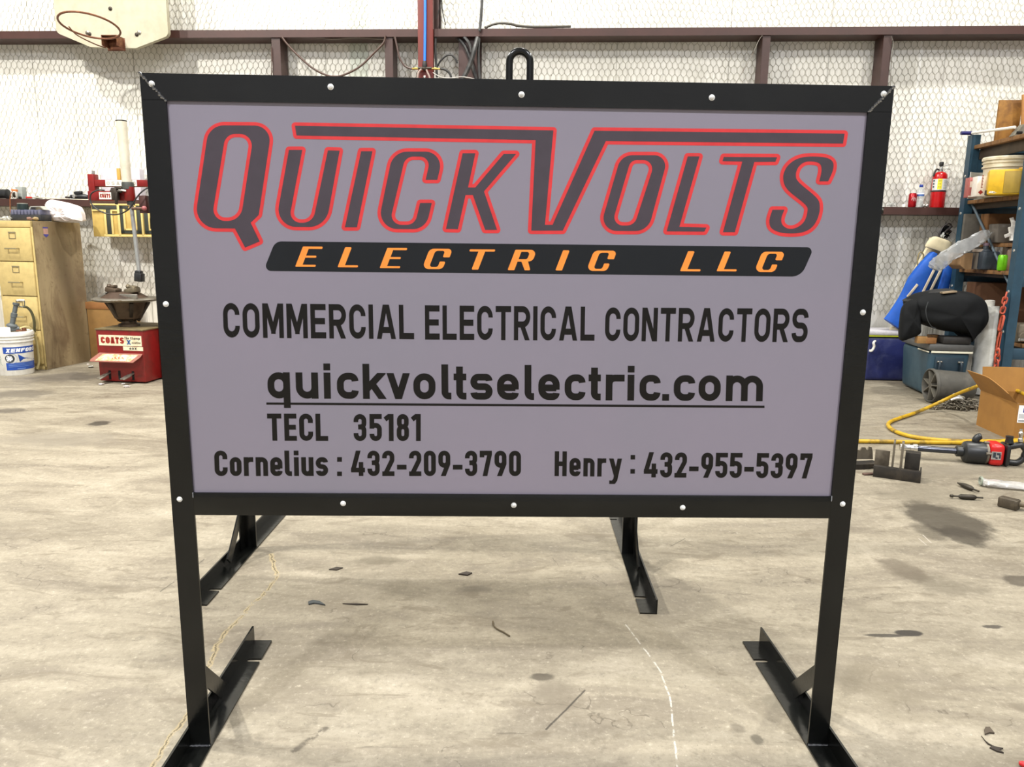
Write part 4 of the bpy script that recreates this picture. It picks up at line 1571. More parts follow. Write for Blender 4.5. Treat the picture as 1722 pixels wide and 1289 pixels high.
def wrap(polys, r0=.1378, k=.0388, lift=.0008):
    """(angle deg, height) polygons on the bucket wall"""
    b = MB()
    for p in polys:
        q = []
        for i, a in enumerate(p):
            c_ = p[(i + 1) % len(p)]
            n_ = max(1, int(abs(c_[0] - a[0]) / 5))
            for j in range(n_):
                q.append((a[0] + (c_[0] - a[0]) * j / n_, a[1] + (c_[1] - a[1]) * j / n_))
        vs = []
        for an, z in q:
            rr = r0 + k * z + lift
            vs.append((rr * math.sin(R(an)), -rr * math.cos(R(an)), z))
        tr = tessellate_polygon([[Vector((x_[0], x_[1] * 100, 0)) for x_ in q]])
        b.add(vs, [list(x_) for x_ in tr])
    return b


def strip(a0, a1, z0, z1):
    n_ = int((a1 - a0) / 4) + 1
    return [[(a0 + (a1 - a0) * i / n_, z0), (a0 + (a1 - a0) * (i + 1) / n_, z0), (a0 + (a1 - a0) * (i + 1) / n_, z1), (a0 + (a1 - a0) * i / n_, z1)] for i in range(n_)]


lab_blue = mat('label_blue', (30, 72, 158), 0.4)
lab_grey = mat('label_grey', (176, 178, 180), 0.4)
lab_dark = mat('label_dark', (44, 52, 62), 0.4)
lab_white = mat('label_white', (240, 242, 244), 0.4)
b = wrap(strip(-32, 78, .192, .248) + strip(-27, 78, .048, .112) + [[(10, .185), (30, .150), (60, .132), (78, .128), (78, .118), (14, .118)]])
b.build('label', lab_blue, t)
sq = 1 / R(1) / .146
disc = lambda ca, cz, r: [(ca + r * sq * math.cos(2 * PI * k / 28), cz + r * math.sin(2 * PI * k / 28)) for k in range(28)]
wrap([disc(-8, .15, .042)], lift=.0014).build('tyre_picture', lab_grey, t)
wrap([disc(-14, .15, .036)], lift=.0019).build('tyre_rim', lab_dark, t)
wrap([disc(-15, .15, .024)] + [], lift=.0024).build('wheel_picture', lab_white, t)
wrap([[(-15 + 2 * sq * .004 * math.cos(a), .15 + .004 * math.sin(a)), (-15 + sq * .023 * math.cos(a + .12), .15 + .023 * math.sin(a + .12)), (-15 + sq * .023 * math.cos(a - .12), .15 + .023 * math.sin(a - .12))] for a in [2 * PI * k / 6 + .3 for k in range(6)]], lift=.0029).build('wheel_spokes', lab_dark, t)
polys, tot = text_polys('XENFORCE', {}, .24, .12, .62)
wrap([[(-24 + 112 * a[0] / tot + a[1] * 3, .203 + a[1] * .032) for a in p] for p in polys], lift=.0016).build('label_lettering', lab_white, t)
wrap([q for z in (.100, .088, .076) for q in strip(-20, 55 + z * 100, z, z + .003)] + [q for q in strip(5, 30, .056, .062)], lift=.0016).build('label_small_print', mat('label_pale', (120, 150, 206), .4), t)
wrap([[(-48 + 2.2 * math.sin(k * 1.7), .25 - k * .02), (-46.6 + 2.2 * math.sin(k * 1.7), .25 - k * .02), (-46.6 + 2.2 * math.sin((k + 1) * 1.7) + k * .9, .23 - k * .02), (-48 + 2.2 * math.sin((k + 1) * 1.7) + k * .9, .23 - k * .02)] for k in range(8)], lift=.0016).build('script_mark', mat('label_green', (108, 140, 120), .4), t)

t2 = thing('hand_pump', 'grey hand pump with hoses standing on the lid of the white bucket', 'pump', OB + Vector((0, 0, .3745)), t.rotation_euler.z)
L = place(t2.location, t2.rotation_euler.z)
pg = mat('pump_grey', (84, 90, 92), 0.45, 0, (60, 62, 62), .5, 12)
b = MB()
p0, p1 = L(19, 553, 0), L(27.5, 509, 0)
ax = (p1 - p0)
b.lathe([(0, 0), (.020, 0), (.021, ax.length * .45), (.025, ax.length * .46), (.025, ax.length * .60), (.018, ax.length * .62), (.018, ax.length * .9), (.026, ax.length * .92), (.026, ax.length), (0, ax.length)], p0, ax, 16)
b.build('barrel', pg, t2)
b = MB()
b.lathe([(0, -.006), (.030, -.006), (.034, .018), (.046, .026), (.046, .034), (.030, .05), (0, .052)], p0 + ax * .04 + Vector((0, 0, -.012)), ax, 18)
b.cyl(p0 + Vector((-.01, -.01, 0)), p0 + Vector((.06, -.015, .002)), .020, n=12)
b.build('pump_head', pg, t2)
b = MB()
c = L(8, 556, -.02)
b.box(c, (.085, .06, .062), None, .008)
b.build('motor_cover', mat('cover_white', (214, 210, 208), .45), t2)
b = MB()
b.tube([L(28, 505.5), L(33, 504.5), L(41, 505)], .009, 8)
b.build('spout', white_p, t2)
b = MB()
b.tube([L(41, 505), L(41.5, 511), L(41, 515.5), L(35, 515.5), L(30, 513)], .0045, 6)
b.build('trigger_guard', pg, t2)
b = MB()
b.tube(smooth([L(40, 515.5), L(46, 517, .02), L(53, 525, .04), L(57.5, 540, .06), L(58, 558, .10)], 6), .011, 8)
b.build('hose', mat('hose_olive', (86, 84, 58), .55), t2)
b = MB()
b.cyl(L(27, 556, -.05), L(45, 555, -.05), .008, n=8)
b.cyl(L(40.5, 551, -.05), L(40.5, 560, -.05), .018, n=10)
b.build('coupling', mat('copper', (112, 70, 48), .45, .5), t2)
b = MB()
hp = [L(32, 553, -.02), L(42, 549.5, 0), L(51, 551.5, .03), L(57, 560, .075), L(61.5, 574, .105), L(64.5, 592, .11), L(65.5, 608, .10), L(63, 624, .07)]
hp[-1].z = -.3745 + .010
b.tube(smooth(hp, 6), .010, 8)
b.build('pickup_hose', mat('hose_cream', (186, 172, 122), .5, 0, (112, 104, 66), .7, 7), t2)

# ------------------------------------------------------------------ yellow board with black letters hung on the girt
t, L = onwall('letter_board', 'yellow wooden board with raised black letters hanging from the lower girt behind the tool arm', 'sign board', 156, 398, -0.03)
yb = mat('yellow_wood', (196, 168, 94), 0.6, 0, (164, 132, 72), .6, 5, .06)
yl = mat('yellow_edge', (214, 190, 120), 0.6)
bk = mat('letter_green_black', (48, 52, 44), 0.6)
x0 = L(155.5, 370).x
x1 = x0 + 0.80
z0, z1 = L(160, 397.5).z, L(156, 342).z
b = MB()
b.span((x0, 0, z0), (x1, .018, z1), .002)
b.build('board', yb, t)
b = MB()
for a_, e_ in (((x0, -.012, z1 - .016), (x1, 0, z1)), ((x0 + .11, -.012, z0), (x1, 0, z0 + .022))):
    b.span(a_, e_, .002)
b.build('trim_strip', yl, t)
X_ = lambda px: L(px, 370).x
H_ = z1 - z0
zz = lambda f: z0 + H_ * f


def board_letter(poly_boxes, name):
    b = MB()
    for (u0_, u1_, f0, f1) in poly_boxes:
        b.span((u0_, -.008, zz(f0)), (u1_, 0, zz(f1)), .001)
    b.build(name, bk, t)


def edge(boxes):
    b = MB()
    for (u0_, u1_, f0, f1) in boxes:
        b.span((u0_, -.014, zz(f0)), (u1_, 0, zz(f1)), .001)
    b.build('letter_edge', yl, t)


board_letter([(X_(157), X_(199), .82, .94), (X_(180), X_(187.5), .08, .82)], 'letter_t')
edge([(X_(157), X_(179), .77, .82), (X_(177), X_(180), .08, .82), (X_(188), X_(191), .08, .82), (X_(188), X_(200), .77, .82), (X_(199.5), X_(203), .05, .97)])
board_letter([(X_(203), X_(209), .1, .94), (X_(203), X_(238), .1, .2), (X_(231), X_(238), .1, .94), (X_(203), X_(217), .84, .94)], 'letter_u')
edge([(X_(209), X_(212), .2, .84), (X_(209), X_(231), .2, .25), (X_(228.5), X_(231), .2, .94), (X_(238.5), X_(241.5), .05, .97)])
board_letter([(X_(243), X_(250), .1, .94), (X_(243), X_(275), .1, .2)], 'letter_l')
edge([(X_(250.5), X_(253), .2, .94), (X_(253), X_(277), .2, .25)])

# ------------------------------------------------------------------ tyre changer
OT = G(168.6, 642)
q_ = G(246, 645)
TA = math.atan2(q_.y - OT.y, q_.x - OT.x)
t, L = setthing('tire_changer', 'red tyre changer with a grimy turntable and an upright tool arm, beside the filing cabinet', 'tire changer', OT, TA)
tw = (q_ - OT).length
th = L(161, 553.5).z
td = 0.52
b = MB()
b.span((0, 0, .012), (tw, td, th), .006)
b.build('base_cabinet', red_enamel, t)
b = MB()
b.span((-.006, -.006, th - .004), (tw + .006, td + .006, th + .008), .003)
b.build('top_plate', mat('dusty_top', (112, 98, 66), .7, .1, (70, 60, 44), .7, 12), t)
cream_l = mat('label_cream', (226, 216, 186), .5, 0, (176, 158, 118), .5, 16)
z0_, z1_ = L(165, 580).z, L(165, 562.5).z
b = MB()
b.span((.022, -.002, z0_), (tw - .012, .0, z1_))
lp = b.build('name_plate', cream_l, t)
b = MB()
put_text(b, 'COATS', (.040, -.0026, z0_ + .018), (.205, 0, 0), (0, 0, z1_ - z0_ - .034), {'T': .55}, .30, .10, .62)
b.build('plate_lettering', mat('plate_red', (150, 34, 26), .5), lp, fix=False)
b = MB()
for (s_, xo, wd, zo, hh) in (('uhe', .250, .040, z1_ - .031, .020), ('clamo', .302, .084, z1_ - .031, .020), ('ecuuerc', .308, .080, z0_ + .020, .018)):
    put_text(b, {'uhe': 'The', 'clamo': 'Clamp', 'ecuuerc': '-ecutive'}[s_], (xo, -.0026, zo), (wd, 0, 0), (0, 0, hh), {'l': .3, 'i': .2, '-': .4, 'm': .9, 't': .4}, .2, .12, .5)
b.build('plate_small_lettering', mat('plate_dark', (58, 46, 40), .5), lp, fix=False)
b = MB()
put_text(b, 'X', (.266, -.0028, z0_ + .012), (.040, 0, 0), (0, 0, .040), {'X': .9}, .26)
b.build('plate_x', mat('plate_blue', (50, 92, 150), .5), lp, fix=False)
z2_, z3_ = L(200, 588.5).z, L(200, 582).z
b = MB()
b.span((tw - .178, -.002, z2_), (tw - .004, 0, z3_ + .0))
mp = b.build('model_plate', cream_l, t)
b = MB()
put_text(b, '60X', (tw - .122, -.0026, z2_ + .007), (.066, 0, 0), (0, 0, z3_ - z2_ - .013), {'X': .8}, .22)
b.build('model_lettering', lab_dark, mp, fix=False)
# tray
za, zb2 = L(200, 593.5).z, L(200, 608, -.07).z
b = MB()
yo = -.085
tq = lambda x_, y_, d_=0: (x_, y_, za + (zb2 - za) * ((y_ + .001) / (yo + .001)) - d_)
TR = [(.018, -.001), (tw - .012, -.001), (tw - .012, -.03), (tw - .045, yo), (-.014, yo), (-.018, yo + .02)]
b.add([tq(*p_) for p_ in TR], [[0, 1, 2, 3, 4, 5]])
b.add([tq(*p_, .004) for p_ in TR], [[5, 4, 3, 2, 1, 0]])
for i in range(6):
    b.f.append([i, (i + 1) % 6, (i + 1) % 6 + 6, i + 6])
tr_ = b.build('tray', mat('tray_pink', (138, 84, 70), .5, 0, (112, 58, 46), .6, 12), t)
b = MB()
sl_ = (zb2 - za) / yo * 1.0
def tp(x_, f):
    y_ = -.008 + (yo + .004) * f
    return Vector((x_, y_, za + (zb2 - za) * ((y_ + .001) / (yo + .001)) + .0012))
b.add([tp(.055, .08), tp(tw - .04, .08), tp(tw - .075, .86), tp(.030, .86)], [[0, 1, 2, 3]])
b.build('tray_label', mat('tray_paper', (226, 206, 160), .6, 0, (150, 116, 70), .8, 26, lo=.42, hi=.6), tr_)
b = MB()
for k in range(7):
    c_, d_ = tp(.165 + k * .016, .52), tp(.172 + k * .016, .42 if k % 2 else .62)
    b.tube([c_ + Vector((0, -.001, .001)), d_ + Vector((0, -.001, .001)), tp(.176 + k * .016, .6) + Vector((0, -.001, .001))], .0022, 5)
b.build('scribble', mat('scribble_red', (190, 60, 46), .5), tr_)
# pedals
blk = mat('slot_black', (14, 13, 12), .9)
for px, ped in ((185.5, 1), (201.5, 0), (224.5, 1)):
    c_ = L(px, 636)
    b = MB()
    b.span((c_.x - .010, -.0015, .026), (c_.x + .010, .0, .026 + .075))
    b.build('pedal_slot', blk, t)
    if ped:
        b = MB()
        b.bar((c_.x + .004, .01, .085), (c_.x - .012, -.05, .070), .024, .012, Vector((1, 0, 0)), .003)
        b.bar((c_.x - .008, -.03, .074), (c_.x - .030, -.105, .048), .05, .008, Vector((1, 0, 0)), .003)
        b.build('pedal', steel, t)
# turntable
c_ = L(214, 503, .23)
zt_ = c_.z
tx, ty = c_.x, .23
b = MB()
hz = L(214, 549, .23).z - th
zb3 = th + .006
prof = [(0, zb3), (.085, zb3), (.085, zb3 + .02), (.06, zb3 + .03), (.06, zb3 + .05), (.105, zb3 + .07), (.13, zt_ - .10), (.155, zt_ - .03), (.165, zt_ - .012), (0, zt_ - .012)]
b.lathe([(r_, z_) for r_, z_ in prof], (tx, ty, 0), (0, 0, 1), 28)
b.build('bowl', mat('bowl_grime', (86, 70, 54), .5, .4, (40, 32, 26), .7, 10, .2), t)
b = MB()
for a in range(6):
    an = 2 * PI * a / 6 + .25
    ca_, sa_ = math.cos(an), math.sin(an)
    b.bar((tx + .075 * ca_, ty + .075 * sa_, zb3 + .045), (tx + .175 * ca_, ty + .175 * sa_, zt_ - .02), .03, .02, Vector((-sa_, ca_, 0)), .004)
b.build('bowl_rib', darksteel, t)
b = MB()
b.lathe([(0, zt_ - .010), (.24, zt_ - .012), (.262, zt_ - .004), (.272, zt_ + .006), (.262, zt_ + .014), (.2, zt_ + .016), (0, zt_ + .018)], (tx, ty, 0), (0, 0, 1), 40)
b.build('turntable', steel, t)
b = MB()
b.lathe([(.0, zt_ + .062), (.11, zt_ + .060), (.17, zt_ + .022), (.19, zt_ + .012)], (tx - .02, ty, 0), (0, 0, 1), 30)
b.build('centre_cone', mat('cone_brown', (76, 58, 46), .5, .4, (44, 34, 28), .7, 12, .2), t)
for sx in (-1, 1):
    cx_ = tx + sx * .085 - .02
    b = MB()
    b.box((cx_, ty - .02, zt_ + .075), (.10, .09, .045), (0, sx * -.22, 0), .01)
    b.box((cx_ + sx * .01, ty - .02, zt_ + .103), (.07, .06, .026), (0, sx * .15, 0), .01)
    b.sphere((cx_ - .02, ty - .04, zt_ + .11), .02, 8)
    b.build('clamp_jaw', mat('jaw_%s' % ('a' if sx < 0 else 'b'), (84, 70, 56) if sx < 0 else (112, 102, 82), .5, .4, (44, 36, 30), .7, 14, .2), t)
b = MB()
b.box((tx - .19, ty - .04, zt_ + .028), (.09, .05, .02), (0, -.5, 0), .004)
b.build('slide_rail', steel, t)
b = MB()
b.box((tx + .09, ty - .11, zt_ + .035), (.15, .02, .036), (0, .0, .1), .006)
b.build('slide_rail', steel, t)
# tower hidden behind the sign post, with the tool arm swung out
ad = .26
tz1 = L(250, 296, ad).z
xtw = L(285, 560, ad).x
b = MB()
b.span((xtw - .05, ad - .06, .0), (xtw + .07, ad + .06, tz1 + .10), .008)
b.build('tower', red_enamel, t)
b = MB()
za, zb2 = L(205, 314, ad).z, L(205, 302.5, ad).z
xa = L(157, 308, ad).x
b.span((xa, ad - .03, za), (xtw, ad + .03, zb2), .004)
b.build('swing_arm', red_enamel, t)
b = MB()
xp0, xp1 = L(177.5, 308, ad - .031).x, L(230, 308, ad - .031).x
b.span((xp0, ad - .0325, za + .003), (xp1, ad - .030, zb2 - .002))
pl_ = b.build('arm_plate', mat('plate_white', (232, 228, 216), .5), t)
b = MB()
put_text(b, 'OSA', (xp0 + .01, ad - .0332, za + .012), (.115, 0, 0), (0, 0, zb2 - za - .026), {}, .22, .4, .7)
put_text(b, '0', (xp1 - .032, ad - .0332, za + .012), (.022, 0, 0), (0, 0, zb2 - za - .026), {}, .22, .4, .7)
b.build('arm_plate_lettering', mat('plate_grey', (176, 172, 160), .5), pl_, fix=False)
b = MB()
xs0, xs1 = L(153, 315, ad).x, L(163.5, 315, ad).x
zs0, zs1 = L(158, 338, ad).z, L(158, 293, ad).z
b.span((xs0, ad - .035, zs0), (xs1, ad + .03, zs1), .005)
b.build('arm_post', red_enamel, t)
MB().cyl(L(157, 293, ad), L(157, 287, ad), .013, n=10).build('post_bolt', chrome, t)
b = MB()
zl0, zl1 = L(175, 338, ad).z, L(175, 321.5, ad).z
b.span((xs0 + .004, ad - .055, zl0), (L(216, 330, ad).x, ad + .02, zl1), .006)
b.build('cylinder_block', red_enamel, t)
b = MB()
xq0, xq1 = L(167, 330, ad - .056).x, L(187.5, 330, ad - .056).x
zq0, zq1 = L(175, 335, ad - .056).z, L(175, 323, ad - .056).z
b.span((xq0, ad - .0575, zq0), (xq1, ad - .055, zq1))
bp_ = b.build('block_plate', mat('plate_white', (232, 228, 216), .5), t)
b = MB()
put_text(b, 'COATS', (xq0 + .008, ad - .0582, zq0 + .012), (xq1 - xq0 - .016, 0, 0), (0, 0, zq1 - zq0 - .024), {}, .30, .08, .6)
b.build('block_plate_lettering', mat('plate_red', (150, 34, 26), .5), bp_, fix=False)
b = MB()
pa, pb = L(213.5, 309, ad - .05), L(204, 204, ad - .05)
b.cyl(pa, pb, .036, .041, 20)
b.build('lift_tube', mat('tube_pale', (206, 200, 182), .4, .1, (176, 168, 148), .5, 6), t)
b = MB()
d_ = (pb - pa).normalized()
b.cyl(pb, pb + d_ * .008, .043, n=20)
b.build('tube_cap', rubber, t)
MB().lathe([(0, .05), (.043, .05), (.046, .04), (.046, -.005), (0, -.005)], L(215.5, 317, ad - .05), d_, 20).build('collar', mat('collar_black', (58, 60, 56), .5), t)
b = MB()
b.lathe([(0, .105), (.040, .105), (.042, .0), (.036, -.008), (0, -.008)], L(219, 336.5, ad - .05), d_, 20)
b.build('lower_sleeve', red_enamel, t)
MB().lathe([(0, .03), (.030, .03), (.030, -.005), (0, -.005)], L(220.5, 343.5, ad - .05), d_, 16).build('seal', rubber, t)
MB().cyl(L(220.5, 343, ad - .05), L(234, 456, ad - .05), .0155, .0165, 14).build('tool_rod', mat('rod_steel', (164, 166, 164), .3, .5), t)
b = MB()
b.box(L(233.7, 458, ad - .05), (.055, .05, .035), (0, .1, 0), .012)
b.box(L(234.6, 466, ad - .05), (.064, .06, .07), (0, .1, 0), .008)
b.build('tool_foot', blacksmooth, t)
b = MB()
b.tube(smooth([L(176, 320, ad - .07), L(165, 319.5, ad - .09), L(154, 325, ad - .10), L(151.5, 335, ad - .10), L(155, 344, ad - .10), L(167, 354, ad - .10), L(184, 360, ad - .10), L(201, 359.5, ad - .10), L(217, 351, ad - .10), L(230, 332, ad - .10), L(240, 321, ad - .09), L(252, 314, ad - .06), L(262, 311, ad - .03)], 6), .0058, 8)
b.build('air_tube', rubber, t)
b = MB()
b.box(L(194, 326, ad - .085), (.05, .05, .10), None, .01)
b.box(L(196, 333, ad - .11), (.018, .02, .10), (0, .12, 0), .004)
b.cyl(L(186, 321, ad - .09), L(205, 322, ad - .09), .012, n=10)
b.box(L(199.5, 316, ad - .09), (.06, .03, .02), (0, .1, 0), .005)
b.build('valve', darksteel, t)
MB().box(L(206, 319.5, ad - .09), (.065, .02, .014), (0, .2, 0), .004).build('valve_lever', white_p, t)
b = MB()
b.box(L(242.5, 343.5, ad - .03), (.06, .05, .14), None, .005)
b.build('stop_bracket', mat('bracket_maroon', (66, 38, 34), .5), t)
b = MB()
b.cyl(L(222, 350.5, ad - .06), L(240, 350.5, ad - .06), .012, n=10)
b.build('lock_pin', mat('pin_brown', (104, 80, 66), .45, .4), t)
MB().sphere(L(242.5, 350, ad - .07), .020, 12).build('knob', mat('knob_pink', (150, 84, 84), .45), t)
b = MB()
b.tube([L(149.5, 305.5, ad), L(149.5, 311, ad), L(151, 317, ad), L(155, 321, ad)], .008, 8)
b.build('hook', rubber, t)

# white boxes standing on the girt behind the arm, and a carton on the floor
for i, (px0, px1, pya, lb) in enumerate(((176, 205, 283, 'pale card box with a gold end standing on the girt behind the tool arm'), (223, 241, 284, 'narrow pale box on the girt between the tool arm and the sign post'))):
    t, L = ongirt('card_box', lb, 'box', (px0 + px1) / 2, .12)
    wd = (L(px1, 320).x - L(px0, 320).x)
    hh = L(px0, pya).z
    MB().span((-wd / 2, -.03, 0), (wd / 2, .05, hh), .002).build('carton', mat('pale_card', (190, 184, 192), .6), t)
    if i == 0:
        MB().span((wd / 2 - .012, -.032, hh * .5), (wd / 2 + .018, .0, hh), .003).build('end_flap', mat('gold_card', (188, 146, 66), .5), t)
OX = G(158, 594)
t, L = setthing('cardboard_carton', 'plain brown cardboard carton on the floor behind the tyre changer', 'carton', G(172, 607), TA)
MB().span((-.10, -.02, 0), (.30, .20, L(160, 507).z), .004).build('box', cardboard, t)
MB().span((-.115, -.024, L(160, 519).z), (.29, -.02, L(160, 507.5).z), .001).build('flap', mat('cardboard_dark', (140, 94, 50), .75), t)

# bits of torn paper and wheel weights on the floor by the changer
for i, (px, py, s_, lb) in enumerate(((171, 647, .030, 'torn white paper scrap by the changer left pedal'), (207, 646, .022, 'smaller white paper scrap in front of the middle pedal slot'), (214, 651, .036, 'larger white paper scrap lying farther out from the pedals'),
                                      (148, 613, .020, 'white plug on the floor between cabinet and changer'))):
    g = G(px, py)
    t = thing('paper_scrap', lb, 'scrap', g, .3 * i, 'torn paper scraps by the tyre changer')
    crumple((0, 0, s_ * .26), (s_, s_ * .7, s_ * .25), 6, 40 + i, .8).build('paper', pw, t, angle=15)
t = thing('metal_slug', 'small steel slug on the floor behind the paper scraps', 'slug', G(153, 618), .4)
MB().cyl((-.02, 0, .011), (.02, 0, .011), .011, n=10).build('slug', steel, t)

# ------------------------------------------------------------------ the lower girt by the rack
def ribbon(spine, hw, th, n=10, normal=Vector((0, 1, 0))):
    """soft flattened tube: half widths hw across, half thicknesses th along `normal`"""
    P = [Vector(p) for p in spine]
    N = len(P)
    vs, fs = [], []
    for i, p in enumerate(P):
        t_ = (P[min(i + 1, N - 1)] - P[max(i - 1, 0)]).normalized()
        x = t_.cross(normal).normalized()
        y = normal
        w_ = hw[i] if isinstance(hw, (list, tuple)) else hw
        h_ = th[i] if isinstance(th, (list, tuple)) else th
        for k in range(n):
            a = 2 * PI * k / n
            c_, s_ = math.cos(a), math.sin(a)
            vs.append(p + x * (w_ * math.copysign(abs(c_) ** .7, c_)) + y * (h_ * math.copysign(abs(s_) ** .7, s_)))
    for i in range(N - 1):
        for k in range(n):
            a, b_ = i * n + k, i * n + (k + 1) % n
            fs.append([a, b_, b_ + n, a + n])
    fs.append(list(range(n))[::-1])
    fs.append([(N - 1) * n + k for k in range(n)])
    return MB().add(vs, fs)


def pillow(outline, d0, d1, seed=1, jit=.006, floor_z=None, lv=None):
    """puffy closed form over an outline of (x, z), from depth d0 (front) to d1"""
    ring = smooth(outline, 4, True)
    N = len(ring)
    cx = sum(p[0] for p in ring) / N
    cz = sum(p[1] for p in ring) / N
    rnd = random.Random(seed)
    D_ = d1 - d0
    lv = lv or [(.08, 0), (.3, .01), (.55, .03), (.75, .07), (.88, .14), (.96, .25), (1.0, .42), (.99, .6), (.92, .8), (.7, .95), (.3, 1.0), (.08, 1.0)]
    vs, fs = [], []
    ph = [rnd.uniform(0, 6) for _ in range(4)]
    for k, f in lv:
        for i, p in enumerate(ring):
            a = 2 * PI * i / N
            w_ = jit * (math.sin(3 * a + ph[0]) + .7 * math.sin(5 * a + ph[1] + k)) * 3 * k * k * (1.15 - k)
            z_ = cz + (p[1] - cz) * k
            vs.append((cx + (p[0] - cx) * k, d0 + D_ * f + w_, z_ if floor_z is None else max(z_, floor_z)))
    for j in range(len(lv) - 1):
        for i in range(N):
            a_, b_ = j * N + i, j * N + (i + 1) % N
            fs.append([a_, b_, b_ + N, a_ + N])
    fs.append(list(range(N)))
    fs.append([(len(lv) - 1) * N + i for i in range(N)][::-1])
    return MB().add(vs, fs)


can_red = mat('can_red', (176, 18, 30), .28, .35, (120, 14, 22), .4, 12)


def soda_can(t, m_, mark):
    b = MB()
    b.lathe([(0, .004), (.024, .002), (.026, 0), (.033, .010), (.033, .108), (.0275, .119), (.0268, .121)], n=24)
    b.build('body', m_, t)
    MB().lathe([(.0268, .1205), (.0275, .1225), (.0255, .1215), (.024, .119), (0, .119)], n=24).build('rim', chrome, t)
    if mark is None:
        return
    b = MB()
    for k in range(7):
        a0 = R(-38 + k * 9 + (k % 3) * 3)
        z_ = .058 + .010 * math.sin(k * 2.1)
        rr = .0334
        for da, dz, h_ in ((0, 0, .022 + .01 * (k % 2)), (.09, .006, .012)):
            b.add([(rr * math.sin(a0 + da), -rr * math.cos(a0 + da), z_ + dz), (rr * math.sin(a0 + da + .07), -rr * math.cos(a0 + da + .07), z_ + dz + .004), (rr * math.sin(a0 + da + .12), -rr * math.cos(a0 + da + .12), z_ + dz + h_), (rr * math.sin(a0 + da + .05), -rr * math.cos(a0 + da + .05), z_ + dz + h_ - .004)], [[0, 1, 2, 3]])
    b.build('script_mark', mark, t)


t, L = ongirt('soda_can', 'red soda can standing on the lower girt beside the water bottle', 'can', 1534.5, .06)
soda_can(t, can_red, mat('can_white', (226, 214, 214), .4))
t, L = ongirt('water_bottle', 'clear water bottle with blue cap and blue label on the lower girt', 'bottle', 1546.8, .075)
pet = mat('bottle_clear', (214, 222, 222), .08, alpha=.35, spec=.9)
MB().lathe([(0, .003), (.027, 0), (.031, .006), (.031, .07), (.028, .076), (.031, .083), (.032, .095), (.032, .128), (.030, .140), (.018, .168), (.0125, .176), (.0125, .186), (0, .186)], n=24).build('bottle', pet, t)
MB().lathe([(.0325, .098), (.0329, .1), (.0329, .124), (.0325, .126)], n=24).build('label', mat('bottle_label', (66, 104, 172), .4), t)
MB().lathe([(.0329, .113), (.0332, .114), (.0332, .124), (.0329, .1245)], n=24).build('label_band', lab_white, t)
MB().lathe([(0, .198), (.0145, .197), (.0155, .190), (.0155, .178), (.0140, .176)], n=18).build('cap', mat('cap_blue', (40, 66, 160), .4), t)

t, L = ongirt('fire_extinguisher', 'red fire extinguisher with a white and yellow label standing on the lower girt', 'fire extinguisher', 1576.5, .10)
fx = mat('extinguisher_red', (184, 14, 18), .25, 0, (150, 12, 16), .4, 6)
MB().lathe([(0, .004), (.054, .002), (.058, 0), (.060, .012), (.060, .262), (.056, .285), (.042, .302), (.018, .312), (0, .313)], n=32).build('cylinder', fx, t)


def band(name, r_, a0, a1, z0, z1, m_, par):
    b = MB()
    n_ = max(2, int(abs(a1 - a0) / 6))
    for k in range(n_):
        p, q = R(a0 + (a1 - a0) * k / n_), R(a0 + (a1 - a0) * (k + 1) / n_)
        b.add([(r_ * math.sin(p), -r_ * math.cos(p), z0), (r_ * math.sin(q), -r_ * math.cos(q), z0), (r_ * math.sin(q), -r_ * math.cos(q), z1), (r_ * math.sin(p), -r_ * math.cos(p), z1)], [[0, 1, 2, 3]])
    return b.build(name, m_, par, fix=True)


lw = band('label', .0606, -85, 95, .150, .246, mat('ext_label', (216, 216, 212), .4), t)
band('label_yellow', .0611, -38, -4, .156, .246, mat('ext_yellow', (232, 216, 60), .4), lw)
b = MB()
for k in range(3):
    for a in (-70, -22, ):
        for rr, z_ in ((.0614, .172 + k * .026),):
            p0, p1 = R(a - 7), R(a + 7)
            hh = .014 if a < -40 else .009
            b.add([(rr * math.sin(p0), -rr * math.cos(p0), z_), (rr * math.sin(p1), -rr * math.cos(p1), z_), (rr * math.sin(p1), -rr * math.cos(p1), z_ + hh), (rr * math.sin(p0), -rr * math.cos(p0), z_ + hh)], [[0, 1, 2, 3]])
b.build('pictogram', lab_dark, lw)
b = MB()
for k in range(6):
    for p0, p1 in ((8, 40 + (k % 3) * 8),):
        n_ = 5
        for j in range(n_):
            a0, a1 = R(p0 + (p1 - p0) * j / n_), R(p0 + (p1 - p0) * (j + 1) / n_)
            rr, z_ = .0611, .162 + k * .013
            b.add([(rr * math.sin(a0), -rr * math.cos(a0), z_), (rr * math.sin(a1), -rr * math.cos(a1), z_), (rr * math.sin(a1), -rr * math.cos(a1), z_ + .003), (rr * math.sin(a0), -rr * math.cos(a0), z_ + .003)], [[0, 1, 2, 3]])
b.build('label_print', mat('print_grey', (150, 152, 154), .5), lw)
MB().lathe([(.0602, .136), (.0616, .137), (.0616, .148), (.0602, .149)], n=32).build('strap', rubber, t)
MB().lathe([(0, .355), (.013, .352), (.015, .33), (.02, .325), (.02, .311), (0, .31)], n=16).build('valve', chrome, t)
b = MB()
b.bar((-.012, 0, .35), (.075, -.02, .372), .018, .006, Vector((0, 1, 0)), .002)
b.bar((-.012, 0, .335), (.07, -.02, .332), .018, .006, Vector((0, 1, 0)), .002)
b.build('handle', chrome, t)
MB().lathe([(0, .395), (.017, .393), (.019, .38), (.017, .362), (.012, .355), (0, .354)], n=14).build('knob', rubber, t)
b = MB()
b.tube(smooth([(-.012, 0, .325), (-.04, -.01, .33), (-.058, -.015, .30), (-.064, -.015, .27)], 5), .0075, 8)
b.build('hose', rubber, t)
